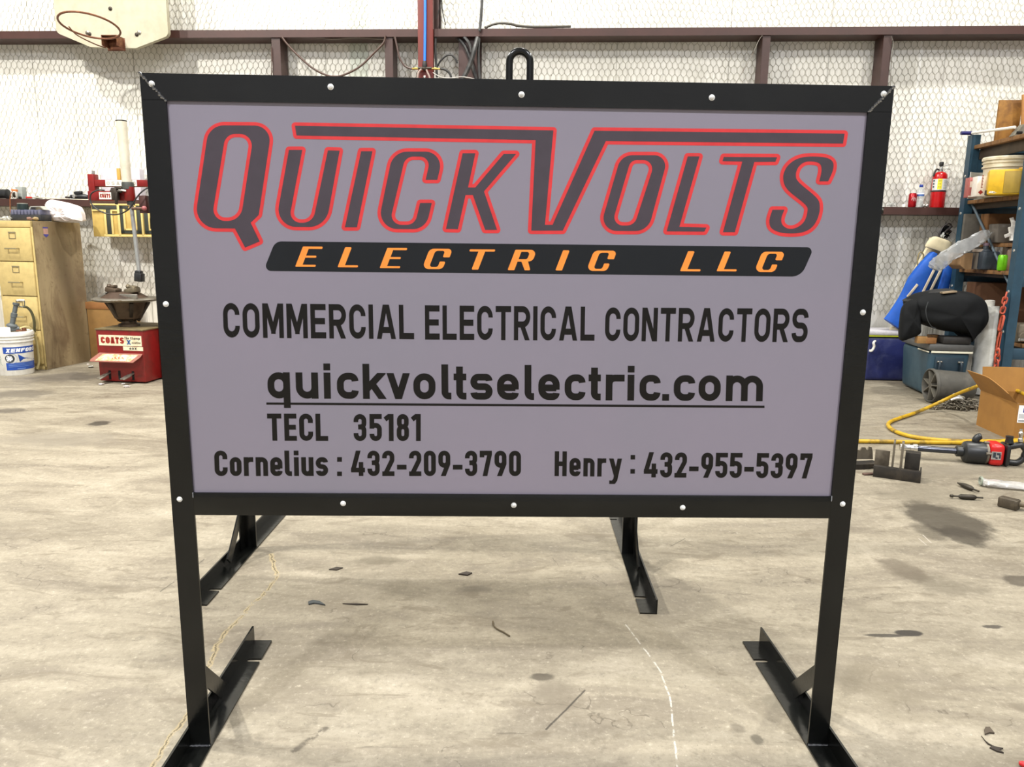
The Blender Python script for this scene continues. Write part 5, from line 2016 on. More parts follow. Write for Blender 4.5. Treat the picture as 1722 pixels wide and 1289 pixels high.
for i, (px, of, s_, m__, lb, nm_, ct) in enumerate(((1499, .05, .05, clear, 'crumpled clear plastic bag lying on the girt near the sign edge', 'plastic_bag', 'plastic bag'), (1521, .05, .016, white_p, 'small white cap on the girt just before the red can', 'bottle_cap', 'cap'),
                                           (1560, .06, .017, steel, 'small shiny steel ball on the girt between bottle and extinguisher', 'steel_ball', 'ball'), (1554, .07, .022, clear, 'scrap of clear film on the girt behind the shiny ball', 'plastic_scrap', 'scrap'))):
    t, L = ongirt(nm_, lb, ct, px, of)
    if 'cap' in lb.split():
        MB().lathe([(0, .026), (.013, .026), (.016, .022), (.016, 0), (0, 0)], n=16).build('shell', m__, t)
    elif 'ball' in lb.split()[-4:] or 'ball' in lb and i == 2:
        MB().sphere((0, 0, .017), .017, 14).build('ball', chrome, t)
    else:
        crumple((0, 0, s_ * .42), (s_, s_ * .8, s_ * .40), 8, 60 + i, .6).build('film', m__, t, angle=15)

# ------------------------------------------------------------------ blue storage rack
rack_blue = mat('rack_blue', (40, 70, 88), .45, 0, (28, 50, 64), .6, 5, .04)
deck_m = mat('deck_wood', (128, 92, 54), .7, 0, (84, 60, 38), .7, 6, .1, stretch=(1, 4, 1))
rail_m = mat('rail_brown', (70, 58, 44), .6, .2, (46, 38, 30), .6, 8)
RU, RO, RD = 3.85, -1.05, 0.83
OR_ = WF(RU, RO, 0)
rack, LR = setthing('storage_rack', 'blue steel storage rack with timber shelves along the back wall', 'rack', OR_, WA)
RL = 2.3
for (x_, y_, top) in ((0, 0, 2.75), (0, RD, 2.105), (RL, 0, 2.75), (RL, RD, 2.105)):
    b = MB()
    b.span((x_ - .035, y_ - .035, 0), (x_ + .035, y_ - .031, top))
    b.span((x_ - .035, y_ - .031, 0), (x_ - .031, y_ + .035, top))
    b.span((x_ + .031, y_ - .031, 0), (x_ + .035, y_ + .035, top))
    b.span((x_ - .031, y_ + .02, 0), (x_ - .028, y_ + .035, top))
    b.span((x_ + .028, y_ + .02, 0), (x_ + .031, y_ + .035, top))
    po = b.build('post', rack_blue, rack)
    b = MB()
    z_ = .25
    while z_ < top - .1:
        b.lathe([(0, .004), (.010, .004), (.012, 0), (0, 0)], (x_ - .035, y_ + .005, z_), (-1, 0, 0), 8)
        z_ += .305
    b.build('bolt_row', mat('bolt_zinc', (190, 188, 180), .4, .6), po)
LV = (('shelf', 2.02, .115, RL), ('shelf', 1.575, .075, RL), ('shelf', 1.01, .058, RL), ('shelf', .46, .10, RL))
for nm, z_, th_, ln in LV:
    b = MB()
    xl_ = -.01 if z_ > .5 else .14
    for k in range(6):
        b.span((xl_, .04 + k * .127, z_ - .03), (ln, .04 + k * .127 + .122, z_), .003)
    sh_ = b.build('shelf', deck_m, rack)
    b = MB()
    b.span((xl_ + .046, .045, z_ - th_), (xl_ + .072, RD - .04, z_ - .031), .002)
    b.build('side_rail', rail_m, sh_)
    for y_ in (-.012, RD - .012):
        b = MB()
        b.span((.036, y_, z_ - .115), (RL - .036, y_ + .038, z_ - .031), .003)
        b.build('beam', rack_blue, rack)
b = MB()
b.span((.08, .30, 1.192), (RL - .1, .72, 1.222), .003)
b.build('loose_shelf_board', deck_m, rack)
b = MB()
b.span((.08, .32, 1.0101), (.12, .36, 1.192), .002)
b.span((RL - .2, .32, 1.0101), (RL - .16, .36, 1.192), .002)
b.span((.08, .66, 1.0101), (.12, .70, 1.192), .002)
b.build('shelf_leg', rail_m, rack)
for z0, z1 in ((1.55, .83),):
    b = MB()
    b.cyl((.03, RD - .03, z0), (.03, .035, z1), .011, n=10)
    b.build('brace', mat('brace_grey', (98, 112, 122), .45, .3), rack)


b = MB()
b.prism(fillet([(.036, 1.905), (.036, 1.80), (.15, 1.80), (.17, 1.87, .03), (.14, 1.905, .03)]), (0, RD - .034, 0), (1, 0, 0), (0, 0, 1), (0, .006, 0))
b.build('gusset', rack_blue, rack)


def onshelf(name, label, cat, px, py, dy, z, group=None, rot=0.0):
    """px, py: any pixel straight above its foot; dy: depth inside the rack"""
    p = LR(px, py, dy)
    c, s = math.cos(WA), math.sin(WA)
    O = OR_ + Vector((p.x * c - dy * s, p.x * s + dy * c, z + .0005))
    return setthing(name, label, cat, O, WA + rot, group)


osb = mat('osb_board', (150, 106, 44), .7, 0, (100, 64, 26), .8, 9, .12, lo=.42, hi=.66)
t, L = onshelf('plywood_board', 'orange brown particle board standing upright on the top rack shelf', 'board', 1673, 235, .60, 2.02)
xw = L(1716, 200).x
hz_ = L(1675, 168).z
MB().span((0, 0, 0), (xw, .018, hz_), .001).build('board', osb, t)
t, L = onshelf('plywood_board', 'paler board standing in front of the orange brown one on the top shelf', 'board', 1717, 225, .52, 2.02)
MB().box((.2, .006, .185), (.42, .016, .37), (0, -.10, 0), .001).build('board', mat('board_pale', (168, 118, 62), .7, 0, (132, 88, 44), .6, 8), t)
t, L = onshelf('cleaning_pole', 'white pole with a dark blue end cap lying across the top of the rack', 'pole', 1632, 221, RD - .01, 2.108)
p0, p1 = L(1634, 220.2, 0), L(1707, 213.8, -.56)
MB().cyl(Vector((p0.x, 0, .012)), Vector((p1.x, -.56, p1.z)), .011, n=14).build('pole', mat('pole_white', (232, 230, 222), .4), t)
pe = L(1616.5, 220.6, 0)
MB().cyl(Vector((pe.x, 0, .012)), Vector((p0.x + .004, 0, .012)), .0155, n=14).build('end_cap', mat('cap_navy', (26, 26, 92), .4), t)
t, L = onshelf('scraper_head', 'grey wedge shaped tool head at the far end of the white pole', 'tool', 1714, 222, .24, 2.02)
MB().prism([(-.035, .0), (.10, .0), (.10, .10), (.03, .085), (-.005, .04)], (0, 0, 0), (1, 0, 0), (0, 0, 1), (0, .07, 0)).build('head', mat('tool_grey', (128, 124, 112), .5, .3, (84, 80, 70), .5, 12), t)
MB().box((.0, -.004, .022), (.045, .008, .018), None, .004).build('slot', blk, t)

# second shelf
S2Z = 1.575


def pail(t, r0, r1, h, m_, n=36):
    b = MB()
    b.lathe([(0, .004), (r0 - .005, .004), (r0, 0), (r0 + .002, .006), (r1 - .004, h * .72), (r1 + .008, h * .73), (r1 + .008, h * .765), (r1 - .002, h * .775), (r1 - .001, h * .83), (r1 + .009, h * .84), (r1 + .009, h * .865), (r1, h * .875), (r1 + .001, h * .91), (.0, h * .91)], n=n)
    b.build('body', m_, t)
    MB().lathe([(r1 + .001, h * .912), (r1 + .012, h * .915), (r1 + .013, h * .97), (r1 + .006, h), (r1 - .004, h * .985), (0, h * .98)], n=n).build('lid', m_, t)


t, L = onshelf('plastic_pail', 'white plastic pail on the second rack shelf, behind the yellow container', 'bucket', 1689, 300, .42, S2Z)
ph_ = L(1689, 260.5, -.15).z
pail(t, .138, .155, ph_, mat('pail_white', (220, 212, 188), .45, 0, (176, 160, 122), .7, 6))
b = MB()
for k in range(5):
    a0, a1 = R(-62 + k * 6), R(-62 + (k + 1) * 6)
    rr = .1535
    b.add([(rr * math.sin(a), -rr * math.cos(a), z_) for a, z_ in ((a0, ph_ * .50), (a1, ph_ * .50), (a1, ph_ * .64), (a0, ph_ * .64))], [[0, 1, 2, 3]])
b.build('label_patch', lab_dark, t)
yel = mat('container_yellow', (206, 164, 18), .45, 0, (150, 122, 22), .6, 6)
t, L = onshelf('yellow_container', 'yellow plastic container on the second rack shelf in front of the white pail', 'container', 1690, 322, .14, S2Z, None, R(-24))
b = MB()
b.span((-.12, -.06, 0), (.14, .10, .185), .012)
b.build('tub', yel, t)
MB().lathe([(0, .012), (.03, .012), (.034, .0), (0, 0)], (.10, .0, .186), (0, 0, 1), 16).build('cap', mat('cap_ochre', (186, 140, 40), .5), t)
MB().span((-.02, -.064, .012), (.13, -.06, .17), .003).build('side_rib', mat('container_ochre', (150, 124, 40), .5), t)
t, L = onshelf('parts_box', 'white parts box with a red diamond on the second rack shelf', 'box', 1649, 330, .28, S2Z, None, R(-8))
bw, bh_ = .072, L(1651, 296).z
MB().span((-bw / 2, 0, 0), (bw / 2, .10, bh_), .002).build('carton', mat('box_white', (228, 220, 210), .5), t)
b = MB()
b.prism([(-.018, .030), (0, .012), (.018, .030), (0, .048)], (-.004, -.0006, .0), (1, 0, 0), (0, 0, 1), (0, .0005, 0))
b.build('diamond', mat('box_red', (140, 36, 30), .5), t)
b = MB()
for k in range(9):
    b.span((-.006, -.0006, .062 + k * .011), (.006 - .003 * (k % 2), 0, .062 + k * .011 + .007))
b.build('box_print', mat('box_brown', (140, 70, 56), .5), t)
t, L = onshelf('parts_box', 'faded red and white box beside the white diamond box on the second shelf', 'box', 1635.5, 332, .40, S2Z, None, R(-8))
bh_ = L(1644, 298).z
MB().span((-.036, 0, 0), (.034, .09, bh_), .002).build('carton', mat('box_faded', (168, 92, 86), .5), t)
b = MB()
b.span((-.030, -.0008, bh_ * .50), (.030, 0, bh_ * .80))
b.span((-.034, -.0008, .0), (.02, 0, bh_ * .08))
b.build('box_panel', mat('box_pale', (214, 198, 182), .5), t)
t, L = onshelf('parts_box', 'pale grey curved tray at the back of the second shelf beside the post', 'tray', 1641, 337, .62, S2Z)
MB().sheet(lambda u, v: (-.09 + .2 * u, -.05 + .10 * math.sin(u * PI) * .6, .0 + .21 * v), 14, 4, .006).build('curved_sheet', mat('tray_grey', (176, 174, 166), .5), t)
t, L = onshelf('small_fitting', 'small dark fitting at the edge of the second shelf beside the diamond box', 'fitting', 1659, 330, .16, S2Z)
MB().cyl((0, 0, .0), (0, 0, .035), .016, n=12).build('fitting', darksteel, t)
t, L = onshelf('clear_scrap', 'scrap of clear wrap under the yellow container edge', 'scrap', 1668, 331, .04, S2Z)
crumple((0, 0, .012), (.03, .02, .011), 7, 77, .6).build('film', clear, t, angle=15)

# between the second shelf and the loose board
S3Z = 1.2225
t, L = onshelf('cardboard_carton', 'tall brown carton standing on the loose rack board', 'carton', 1658, 405, .55, S3Z)
MB().span((0, 0, 0), (.24, .12, .235), .003).build('carton', mat('carton_dark', (112, 76, 40), .75, 0, (88, 58, 32), .6, 6), t)
t, L = onshelf('steel_sheet', 'dull grey sheet standing at the back of the rack behind the brown carton', 'sheet', 1618, 405, .70, 1.0105)
MB().span((0, 0, 0), (.27, .03, .45), .003).build('sheet', mat('panel_grey', (98, 94, 86), .6, 0, (74, 70, 64), .6, 6), t)
t, L = onshelf('grey_tub', 'grey plastic tub on the loose rack board beside the brown carton', 'tub', 1688, 405, .385, S3Z)
MB().box((.05, .07, .075), (.22, .14, .15), None, .012, 2, .85).build('tub', mat('tub_grey', (104, 98, 90), .55), t)
t, L = onshelf('work_glove', 'white work glove draped on the loose board next to the front post', 'glove', 1701, 405, .33, S3Z)
gl = mat('glove_white', (230, 228, 222), .8, 0, (200, 196, 186), .5, 20)
b = ribbon(smooth([L(1704, 404), L(1704.5, 396), L(1704, 386), L(1703, 380)], 4), [.030] * 4 + [.034] * 4 + [.036] * 4 + [.03], .018)
b.v = [Vector((p.x, p.y, max(p.z, 0.001))) for p in b.v]
b.build('palm', gl, t)
for i, (a_, e_) in enumerate((((1703, 384), (1701, 366)), ((1706, 386), (1706, 372)), ((1701, 392), (1690, 397)))):
    p, q = L(*a_), L(*e_)
    ribbon(smooth([p, (p + q) / 2 + Vector((.004, -.006, 0)), q], 5), .014, .010).build('finger', gl, t)

# third shelf
S4Z = 1.0105
t, L = onshelf('cardboard_carton', 'small open brown carton on the third rack shelf beside the rear post', 'carton', 1626, 452, .42, S4Z, None, R(20))
b = MB()
b.prism(fillet([(-.075, .035, .03), (-.075, .13), (.045, .13), (.045, 0), (-.02, 0, .05)]), (0, 0, 0), (1, 0, 0), (0, 0, 1), (0, .12, 0))
b.build('carton', mat('carton_tan', (150, 118, 82), .75, 0, (122, 94, 64), .5, 8), t)
t, L = onshelf('sanding_disc', 'pale sanding disc lying on the small open carton', 'disc', 1646, 440, .46, S4Z + .14)
MB().lathe([(0, .022), (.05, .022), (.055, .016), (.055, 0), (0, 0)], n=22).build('disc', mat('disc_pale', (146, 132, 118), .7), t)
MB().cyl((0, 0, -.14), (0, 0, 0), .045, n=18).build('stand', mat('jar_grey', (98, 90, 80), .5), t)
t, L = onshelf('dark_jug', 'dark blue grey jug on the third rack shelf behind the brace', 'jug', 1665, 452, .36, S4Z)
b = MB()
b.span((-.068, 0, 0), (.068, .12, .145), .014)
b.lathe([(0, .19), (.02, .19), (.022, .165), (.04, .146), (0, .14)], (-.02, .06, 0), (0, 0, 1), 16)
b.build('body', mat('jug_slate', (46, 54, 62), .45), t)
MB().lathe([(0, .022), (.024, .022), (.024, 0), (0, 0)], (-.02, .06, .19), (0, 0, 1), 14).build('cap', mat('cap_mauve', (112, 92, 104), .5), t)
t, L = onshelf('soda_can', 'lime green drink can on the third rack shelf', 'can', 1684, 452, .20, S4Z)
soda_can(t, mat('can_lime', (112, 196, 20), .3, .3, (78, 150, 16), .4, 12), None)
t, L = onshelf('oil_can', 'brown tin behind the lime green can', 'tin', 1697, 452, .34, S4Z)
MB().lathe([(0, 0), (.05, 0), (.05, .15), (.03, .18), (0, .18)], n=20).build('tin', mat('tin_brown', (92, 66, 40), .5), t)

# bottom shelf
S5Z = .4605
t, L = onshelf('cardboard_carton', 'wide brown carton, darkened for the shade in the lowest rack shelf', 'carton', 1660, 500, .52, S5Z)
MB().span((-.06, 0, 0), (.70, .22, .44), .004).build('carton', mat('carton_shadow', (96, 64, 40), .8, 0, (76, 50, 32), .5, 5), t)  # shade under the shelf put into its brown, widened across the dark gap
t, L = onshelf('gearbox', 'greasy grey metal housing on the lowest rack shelf', 'gearbox', 1722, 570, .10, S5Z)
b = MB()
b.box((.06, .06, .075), (.22, .13, .15), None, .02)
b.cyl((-.02, -.03, .05), (-.02, -.005, .05), .035, n=16)
b.build('housing', mat('housing_grey', (120, 110, 94), .5, .4, (76, 68, 56), .7, 12, .1), t)
b = MB()
b.cyl((-.06, -.04, .03), (.05, -.05, .03), .014, n=12)
b.build('shaft', chrome, t)

# ------------------------------------------------------------------ coolers, cover, roll
OT2 = G(1554, 668)
qb = G(1508, 646)
KA = -math.atan2(OT2.x - qb.x, qb.y - OT2.y) if False else -math.atan2((qb.x - OT2.x), (qb.y - OT2.y))
t, L = setthing('cooler', 'large teal plastic cooler with a black cover slumped on its lid', 'cooler', OT2, KA)
tealc = mat('cooler_teal', (44, 70, 84), .5, 0, (66, 88, 98), .6, 5)
cw_ = L(1633, 600).x
chh = L(1636, 592).z
cdp = .56
b = MB()
b.box((cw_ / 2, cdp / 2, chh / 2 + .005), (cw_, cdp, chh - .01), None, .035, 3, .90)
b.build('body', tealc, t)
b = MB()
b.span((.012, -.012, chh - .014), (cw_ + .006, .0, chh + .002), .003)
b.span((-.012, -.006, chh - .012), (-.004, .20, chh - .002), .002)
b.build('stripe', mat('cooler_stripe', (222, 218, 196), .5), t)
b = MB()
b.box((cw_ / 2, cdp / 2, chh + .03), (cw_ + .02, cdp + .02, .055), None, .014)
b.build('lid', mat('cooler_lid', (84, 84, 82), .5, 0, (62, 62, 60), .5, 8), t)
b = MB()
x0_, x1_ = L(1573, 600).x, L(1622, 600).x
b.span((x0_, -.006, chh - .235), (x1_, .004, chh - .045), .005)
rc = b.build('handle_recess', mat('cooler_teal_dark', (30, 50, 62), .5), t)
b = MB()
b.tube(smooth([(x0_ + .03, -.008, chh - .085), (x0_ + .028, -.03, chh - .10), (x0_ + .03, -.03, chh - .19), ((x0_ + x1_) / 2, -.034, chh - .20), (x1_ - .03, -.03, chh - .19), (x1_ - .028, -.03, chh - .10), (x1_ - .03, -.008, chh - .085)], 4), .010, 8)
b.build('handle', mat('handle_dark', (28, 42, 52), .5), t)
for x_ in (x0_ + .03, x1_ - .03):
    MB().cyl((x_ - .018, -.012, chh - .083), (x_ + .018, -.012, chh - .083), .008, n=10).build('hinge', steel, t)
tealL, tealO, LT, lidz = t, OT2, L, chh + .0575

ON = G(1468, 640)
t, L = setthing('cooler', 'navy blue cooler with a white lid and lime stripe, behind the teal cooler', 'cooler', ON, R(-2))
nw = .44
nh = L(1470, 566).z
b = MB()
b.box((nw / 2 - .09, .15, nh / 2), (nw, .30, nh), None, .03, 3, .93)
b.build('body', mat('cooler_navy', (30, 38, 92), .5, 0, (70, 76, 116), .7, 6), t)
MB().box((nw / 2 - .09, .15, nh + .006), (nw + .012, .31, .012), None, .004).build('stripe', mat('cooler_lime', (168, 176, 40), .5), t)
MB().box((nw / 2 - .09, .15, nh + .034), (nw + .01, .31, .042), None, .012).build('lid', mat('lid_white', (200, 198, 204), .5, 0, (160, 156, 160), .6, 14), t)
b = MB()
hx = L(1466, 580).x
b.tube(smooth([(hx + .022, -.008, nh - .035), (hx + .0, -.03, nh - .05), (hx + .008, -.03, nh - .085), (hx - .008, -.028, nh - .12), (hx - .02, -.012, nh - .122)], 5), .011, 8, flat=.6)
b.build('handle', white_p, t)
t = thing('plastic_scrap', 'small yellow plastic scrap on the floor at the foot of the navy cooler', 'scrap', G(1461, 634), 0)
crumple((0, 0, .025), (.03, .03, .024), 6, 90, .5).build('scrap', mat('scrap_yellow', (176, 142, 60), .6), t, angle=15)

# black padded cover over the teal cooler
cov = mat('cover_black', (13, 15, 17), .8, 0, (22, 24, 26), .5, 7, .2, 60, spec=.25)
base = tealO + Vector((0, 0, lidz + .0006))
t = thing('padded_cover', 'black padded cover slumped over the lid of the teal cooler', 'cover', base, KA)
L = place(base, KA)
q2_ = lambda pts, dy: [(L(x_, y_, dy).x, L(x_, y_, dy).z) for x_, y_ in pts]
main = q2_([(1530, 507), (1548, 495), (1576, 489.5), (1604, 488.5), (1632, 491), (1650, 497), (1663, 509), (1666.5, 526), (1665, 541), (1656, 555), (1646, 566), (1637, 577), (1634, 566), (1620, 561), (1595, 558), (1572, 552), (1552, 544), (1540, 533), (1534, 520)], .02)
pillow(main, -.06, .30, 3, .010, .0008).build('pad', cov, t, angle=60)
flap = q2_([(1512.5, 571), (1513, 545), (1516, 522), (1524, 508), (1538, 502), (1547, 508), (1546, 530), (1547, 552), (1544, 562), (1530, 569)], .04)
pillow(flap, -.02, .10, 5, .010).build('side_flap', cov, t, angle=60)
top = q2_([(1524, 507), (1545, 496), (1575, 488), (1600, 485.5), (1607, 488), (1590, 493), (1560, 498), (1540, 506)], .06)
pillow(top, .02, .22, 7, .006).build('top_fold', mat('cover_grey_black', (28, 28, 28), .75, 0, (40, 40, 40), .5, 9, .2), t, angle=60)
b = MB()
b.tube(smooth([L(1561, 507, -.075), L(1557, 520, -.085), L(1559, 535, -.085), L(1566, 548, -.07), L(1574, 552, -.05)], 6), .0025, 5)
b.build('seam', mat('seam_grey', (58, 62, 64), .7), t)
b = MB()
c_ = L(1595, 491, .0)
b.box(c_, (.11, .05, .014), (0, -.12, .1), .004)
b.build('trim_label', mat('trim_tan', (150, 132, 106), .6, 0, (60, 54, 48), .8, 40), t)
t = thing('battery_box', 'low black box on the cooler lid under the padded cover', 'box', base + Vector((math.cos(KA) * .30 * 1, math.sin(KA) * .30, 0)), KA)
L2 = place(t.location, KA)
xa_, xb_ = L2(1585, 572).x, L2(1634, 572).x
MB().box(((xa_ + xb_) / 2, .05, .030), (xb_ - xa_, .12, .06), None, .015).build('case', mat('case_black', (34, 32, 30), .6, 0, (50, 46, 42), .6, 20), t)
for i, (px, py, w_, d_, hh, lb) in enumerate(((1551, 568, .075, .06, .055, 'wood offcut at the corner of the teal cooler lid'), (1566, 571, .085, .05, .045, 'second wood offcut beside the low black box on the lid'), (1573, 562, .07, .06, .06, 'darker wood offcut behind the other two on the lid'))):
    p = L(px, py, .0 + .0 + (.10 if i == 2 else 0))
    c, s = math.cos(KA), math.sin(KA)
    t = thing('wood_offcut', lb, 'wood offcut', base + Vector((p.x * c - p.y * s, p.x * s + p.y * c, 0)), KA + .2 * i)
    MB().box((0, .02, hh / 2 + .001), (w_, d_, hh), None, .003).build('block', mat('offcut_%d' % i if False else ('offcut_tan', 'offcut_brown', 'offcut_dark')[i], ((150, 112, 62), (146, 100, 54), (110, 78, 42))[i], .7, 0, (104, 72, 40), .5, 10, stretch=(1, 1, 5)), t)

_p = D(1651, 620, 5.99)
ORL = Vector((_p.x, _p.y, 0))
t, L = setthing('film_roll', 'tall roll of translucent wrapping film standing between teal cooler and rack', 'film roll', ORL, 0)
topp = L(1664, 512)
film = mat('film_white', (248, 249, 243), .22, 0, (176, 178, 166), .5, 5, spec=.8)
d_ = topp.normalized()
prof = [(0, 0), (.070, 0)]
for k in range(18):
    prof += [(.072 + .0022 * (k % 2), topp.length * (k + .5) / 19)]
prof += [(.070, topp.length * .97), (.030, topp.length * .97)]
MB().lathe(prof, (0, 0, .012), d_, 28).build('film', film, t)
MB().lathe([(.026, topp.length * .96), (.036, topp.length * .97), (.036, topp.length * 1.045), (.03, topp.length * 1.05), (.026, topp.length * 1.0)], (0, 0, 0), d_, 20).build('core', white_p, t)

# blue padded bag leaning on the wall behind the navy cooler
blue = mat('bag_blue', (26, 88, 186), .6, 0, (34, 104, 200), .5, 4, .1)
blue_d = mat('bag_blue_dark', (22, 70, 122), .6)
creamc = mat('bag_cream', (224, 212, 178), .65, 0, (196, 180, 140), .5, 6, .1)
of = -.115
u_, z_ = wl(1510, 560, of)
OBG = WF(u_, of, nh + .0555)
t, L = setthing('padded_bag', 'tall blue padded bag with cream top and white straps leaning on the wall', 'bag', OBG, WA)
Lp = lambda pts, dy=0: [L(x_, y_, dy) for x_, y_ in pts]
sp = smooth(Lp([(1582, 403), (1576, 420), (1562, 445), (1548, 472), (1536, 500), (1526, 530), (1519, 546), (1515, 556)], .06), 4)
sp[-1].z = .03
ribbon(sp, [.10] * len(sp), .035, 12).build('back_panel', creamc, t)
sp = smooth(Lp([(1570, 425), (1556, 450), (1543, 478), (1530, 505), (1514, 530), (1502, 546)], -.01), 5)
ribbon(sp, [.025 + .075 * min(1, i / 9) for i in range(len(sp))], .045, 12).build('blue_panel', blue, t)
sp = smooth(Lp([(1597, 440), (1590, 465), (1580, 500), (1568, 540)], .0), 5)
ribbon(sp, [.05] * len(sp), .04, 10).build('blue_side', blue, t)
sp = smooth(Lp([(1580, 445), (1572, 470), (1562, 500), (1550, 540)], .01), 5)
ribbon(sp, [.055] * len(sp), .03, 10).build('dark_pocket', blue_d, t)
sp = smooth(Lp([(1596, 412), (1580, 409), (1566, 409), (1561, 418)], -.02), 5)
ribbon(smooth(Lp([(1584, 401), (1580, 410), (1575, 421)], -.02), 5), [.06, .075, .085, .092, .098, .102, .105, .107, .108, .108, .106], [.02, .03, .034, .036, .036, .036, .036, .036, .036, .034, .03], 14).build('cream_top', creamc, t)
for a_, e_ in (((1574, 447), (1552, 491)), ((1584, 450), (1565, 488)), ((1543, 478), (1526, 499))):
    ribbon(smooth([L(*a_, -.065), (L(*a_, -.075) + L(*e_, -.075)) / 2, L(*e_, -.06)], 5), .011, .006, 8).build('strap', mat('strap_white', (214, 200, 176), .6), t)
b = MB()
ring = [(1553, 430), (1550, 424), (1546, 425), (1543.5, 434), (1543, 446), (1545.5, 450), (1550, 440)]
b.tube([p for p in smooth(Lp(ring, .0), 4, True)], .006, 6, True)
b.build('cord_loop', mat('cord_tan', (146, 132, 92), .6), t)

t, L = onwall('plastic_tangle', 'tangle of glossy black plastic wrapping perched on the blue bag beside the post', 'plastic wrap', 1588, 404, -.06)
shiny = mat('glossy_black', (20, 20, 22), .10, spec=.8)
c_ = L(1590, 390)
crumple((c_.x, 0, c_.z), (.062, .04, .075), 10, 31, .75, (0, .4, 0)).build('wrap', shiny, t, angle=12)
for k, pts in enumerate(([(1578, 402), (1581, 390), (1588, 379), (1597, 376), (1601, 382)], [(1583, 404), (1586, 394), (1594, 386), (1600, 390)])):
    b = MB()
    b.tube(smooth([L(x_, y_, -.04) for x_, y_ in pts], 5), .007, 6)
    b.build('strand', mat('strand_brown', (44, 36, 34), .3), t)
crumple(L(1585, 396, -.05), (.018, .012, .030), 8, 33, .6, (0, .5, 0)).build('bright_fold', mat('fold_silver', (206, 208, 204), .2, .3), t, angle=15)

# clear plastic sleeve knotted to the brace
pk = LR(1662, 393, .43)
O_ = OR_ + WU * pk.x + WN * .43 + Vector((0, 0, pk.z))
t = thing('plastic_sleeve', 'long clear plastic sleeve knotted to the rack brace and trailing over the blue bag', 'plastic sleeve', O_, WA)
L = place(O_, WA)
sleeve = mat('sleeve_film', (190, 192, 192), .10, alpha=.55, spec=1.0, bump=.6, bscale=30)
sp = smooth([L(1664, 391, 0), L(1655, 396, -.01), L(1635, 407, -.02), L(1613, 419, -.03), L(1593, 431, -.02), L(1578, 443, .0), L(1570, 452, .02)], 5)
ww = [.012, .022, .03, .036, .042, .046, .048, .05, .05, .052, .052, .052, .054, .054, .056, .056, .056, .056, .056, .056, .058, .058, .06, .062, .062, .064, .064, .06, .056, .05, .04]
bb = ribbon(sp, ww[:len(sp)], .016, 14)
rnd = random.Random(8)
bb.v = [p + Vector((rnd.uniform(-1, 1), rnd.uniform(-1, 1), rnd.uniform(-1, 1))) * .006 for p in bb.v]
bb.build('sleeve', sleeve, t, angle=20)
crumple((.0, -.0, .004), (.034, .024, .03), 8, 55, .7).build('knot', sleeve, t, angle=15)

# orange chain down the front post
orange_c = mat('chain_orange', (178, 76, 52), .5, 0, (120, 52, 40), .6, 20)


def link(b, c, d, w_, l_, r_, turn):
    d = Vector(d).normalized()
    x, y, _ = MB.frame(d)
    x2 = x * math.cos(turn) + y * math.sin(turn)
    pts = []
    for k in range(14):
        a = 2 * PI * k / 14
        e = max(0, l_ / 2 - w_ / 2)
        pts.append(Vector(c) + x2 * (w_ / 2 * math.cos(a)) + d * (w_ / 2 * math.sin(a) + (e if math.sin(a) > 0 else -e)))
    b.tube(pts, r_, 6, True)


of_c = -.052
t, L = setthing('orange_chain', 'orange load chain with a hook hanging down the front post of the blue rack', 'chain', OR_ + WN * of_c, WA)
P_ = lambda x_, y_: L(x_, y_, 0)
b = MB()
seq = [(1691.5, 497), (1689.5, 505), (1688, 513), (1686.5, 521)]
for k, (x_, y_) in enumerate(seq):
    link(b, P_(x_, y_), P_(1686, 521) - P_(1692, 497), .028, .052, .0062, PI / 2 * (k % 2) + .5)
b.build('links', orange_c, t)
b = MB()
for k, (x_, y_) in enumerate([(1677.5, 592), (1677, 602), (1675.5, 611), (1675, 620), (1674.5, 629), (1674, 638), (1673.5, 647), (1673.5, 656), (1673, 665), (1672.5, 674)]):
    link(b, P_(x_, y_), (-.05, 0, 1), .042 if k == 1 else .034, .062, .0068, PI / 2 * (k % 2) + .25)
b.build('links', orange_c, t)
b = MB()
link(b, P_(1684, 543), P_(1680, 555) - P_(1686, 531), .052, .115, .008, .15)
b.build('master_link', orange_c, t)
b = MB()
b.tube(smooth([P_(1682, 556), P_(1677.5, 572), P_(1675.5, 586)], 5), .009, 8, flat=.6)
b.tube(smooth([P_(1684, 557), P_(1681.5, 572), P_(1679, 586)], 5), .008, 8, flat=.6)
b.sphere(P_(1677.5, 587), .016, 10, (1, .7, 1))
b.build('clevis', orange_c, t)

# ------------------------------------------------------------------ on the floor by the rack
OK_ = G(1560, 676)
t, L = setthing('plastic_bucket', 'grey ribbed plastic bucket lying on its side in front of the teal cooler', 'bucket', OK_, R(-4.5))
gb = mat('bucket_grey', (74, 72, 66), .65, 0, (98, 94, 86), .6, 8)
r_, ln = .128, .30
b = MB()
b.lathe([(.0, .05), (r_ - .012, .05), (r_ - .010, .004), (r_ - .004, -.004), (r_ + .003, 0), (r_ + .004, .018), (r_ - .002, .022), (r_ - .022, ln - .02), (r_ - .028, ln), (0, ln)], (0, 0, r_ + .005), (1, 0, -.0), 40)
b.build('shell', gb, t)
for k in range(7):
    a = 2 * PI * k / 7 + .3
    b = MB()
    b.bar((.022, .022 * math.cos(a), r_ + .005 + .022 * math.sin(a)), (.022, (r_ - .014) * math.cos(a), r_ + .005 + (r_ - .014) * math.sin(a)), .045, .008, Vector((1, 0, 0)), .002)
    b.build('rib', mat('bucket_rib', (98, 94, 84), .6), t)
MB().cyl((.002, 0, r_ + .005), (.05, 0, r_ + .005), .026, n=16).build('hub', mat('bucket_hub', (84, 80, 72), .6), t)

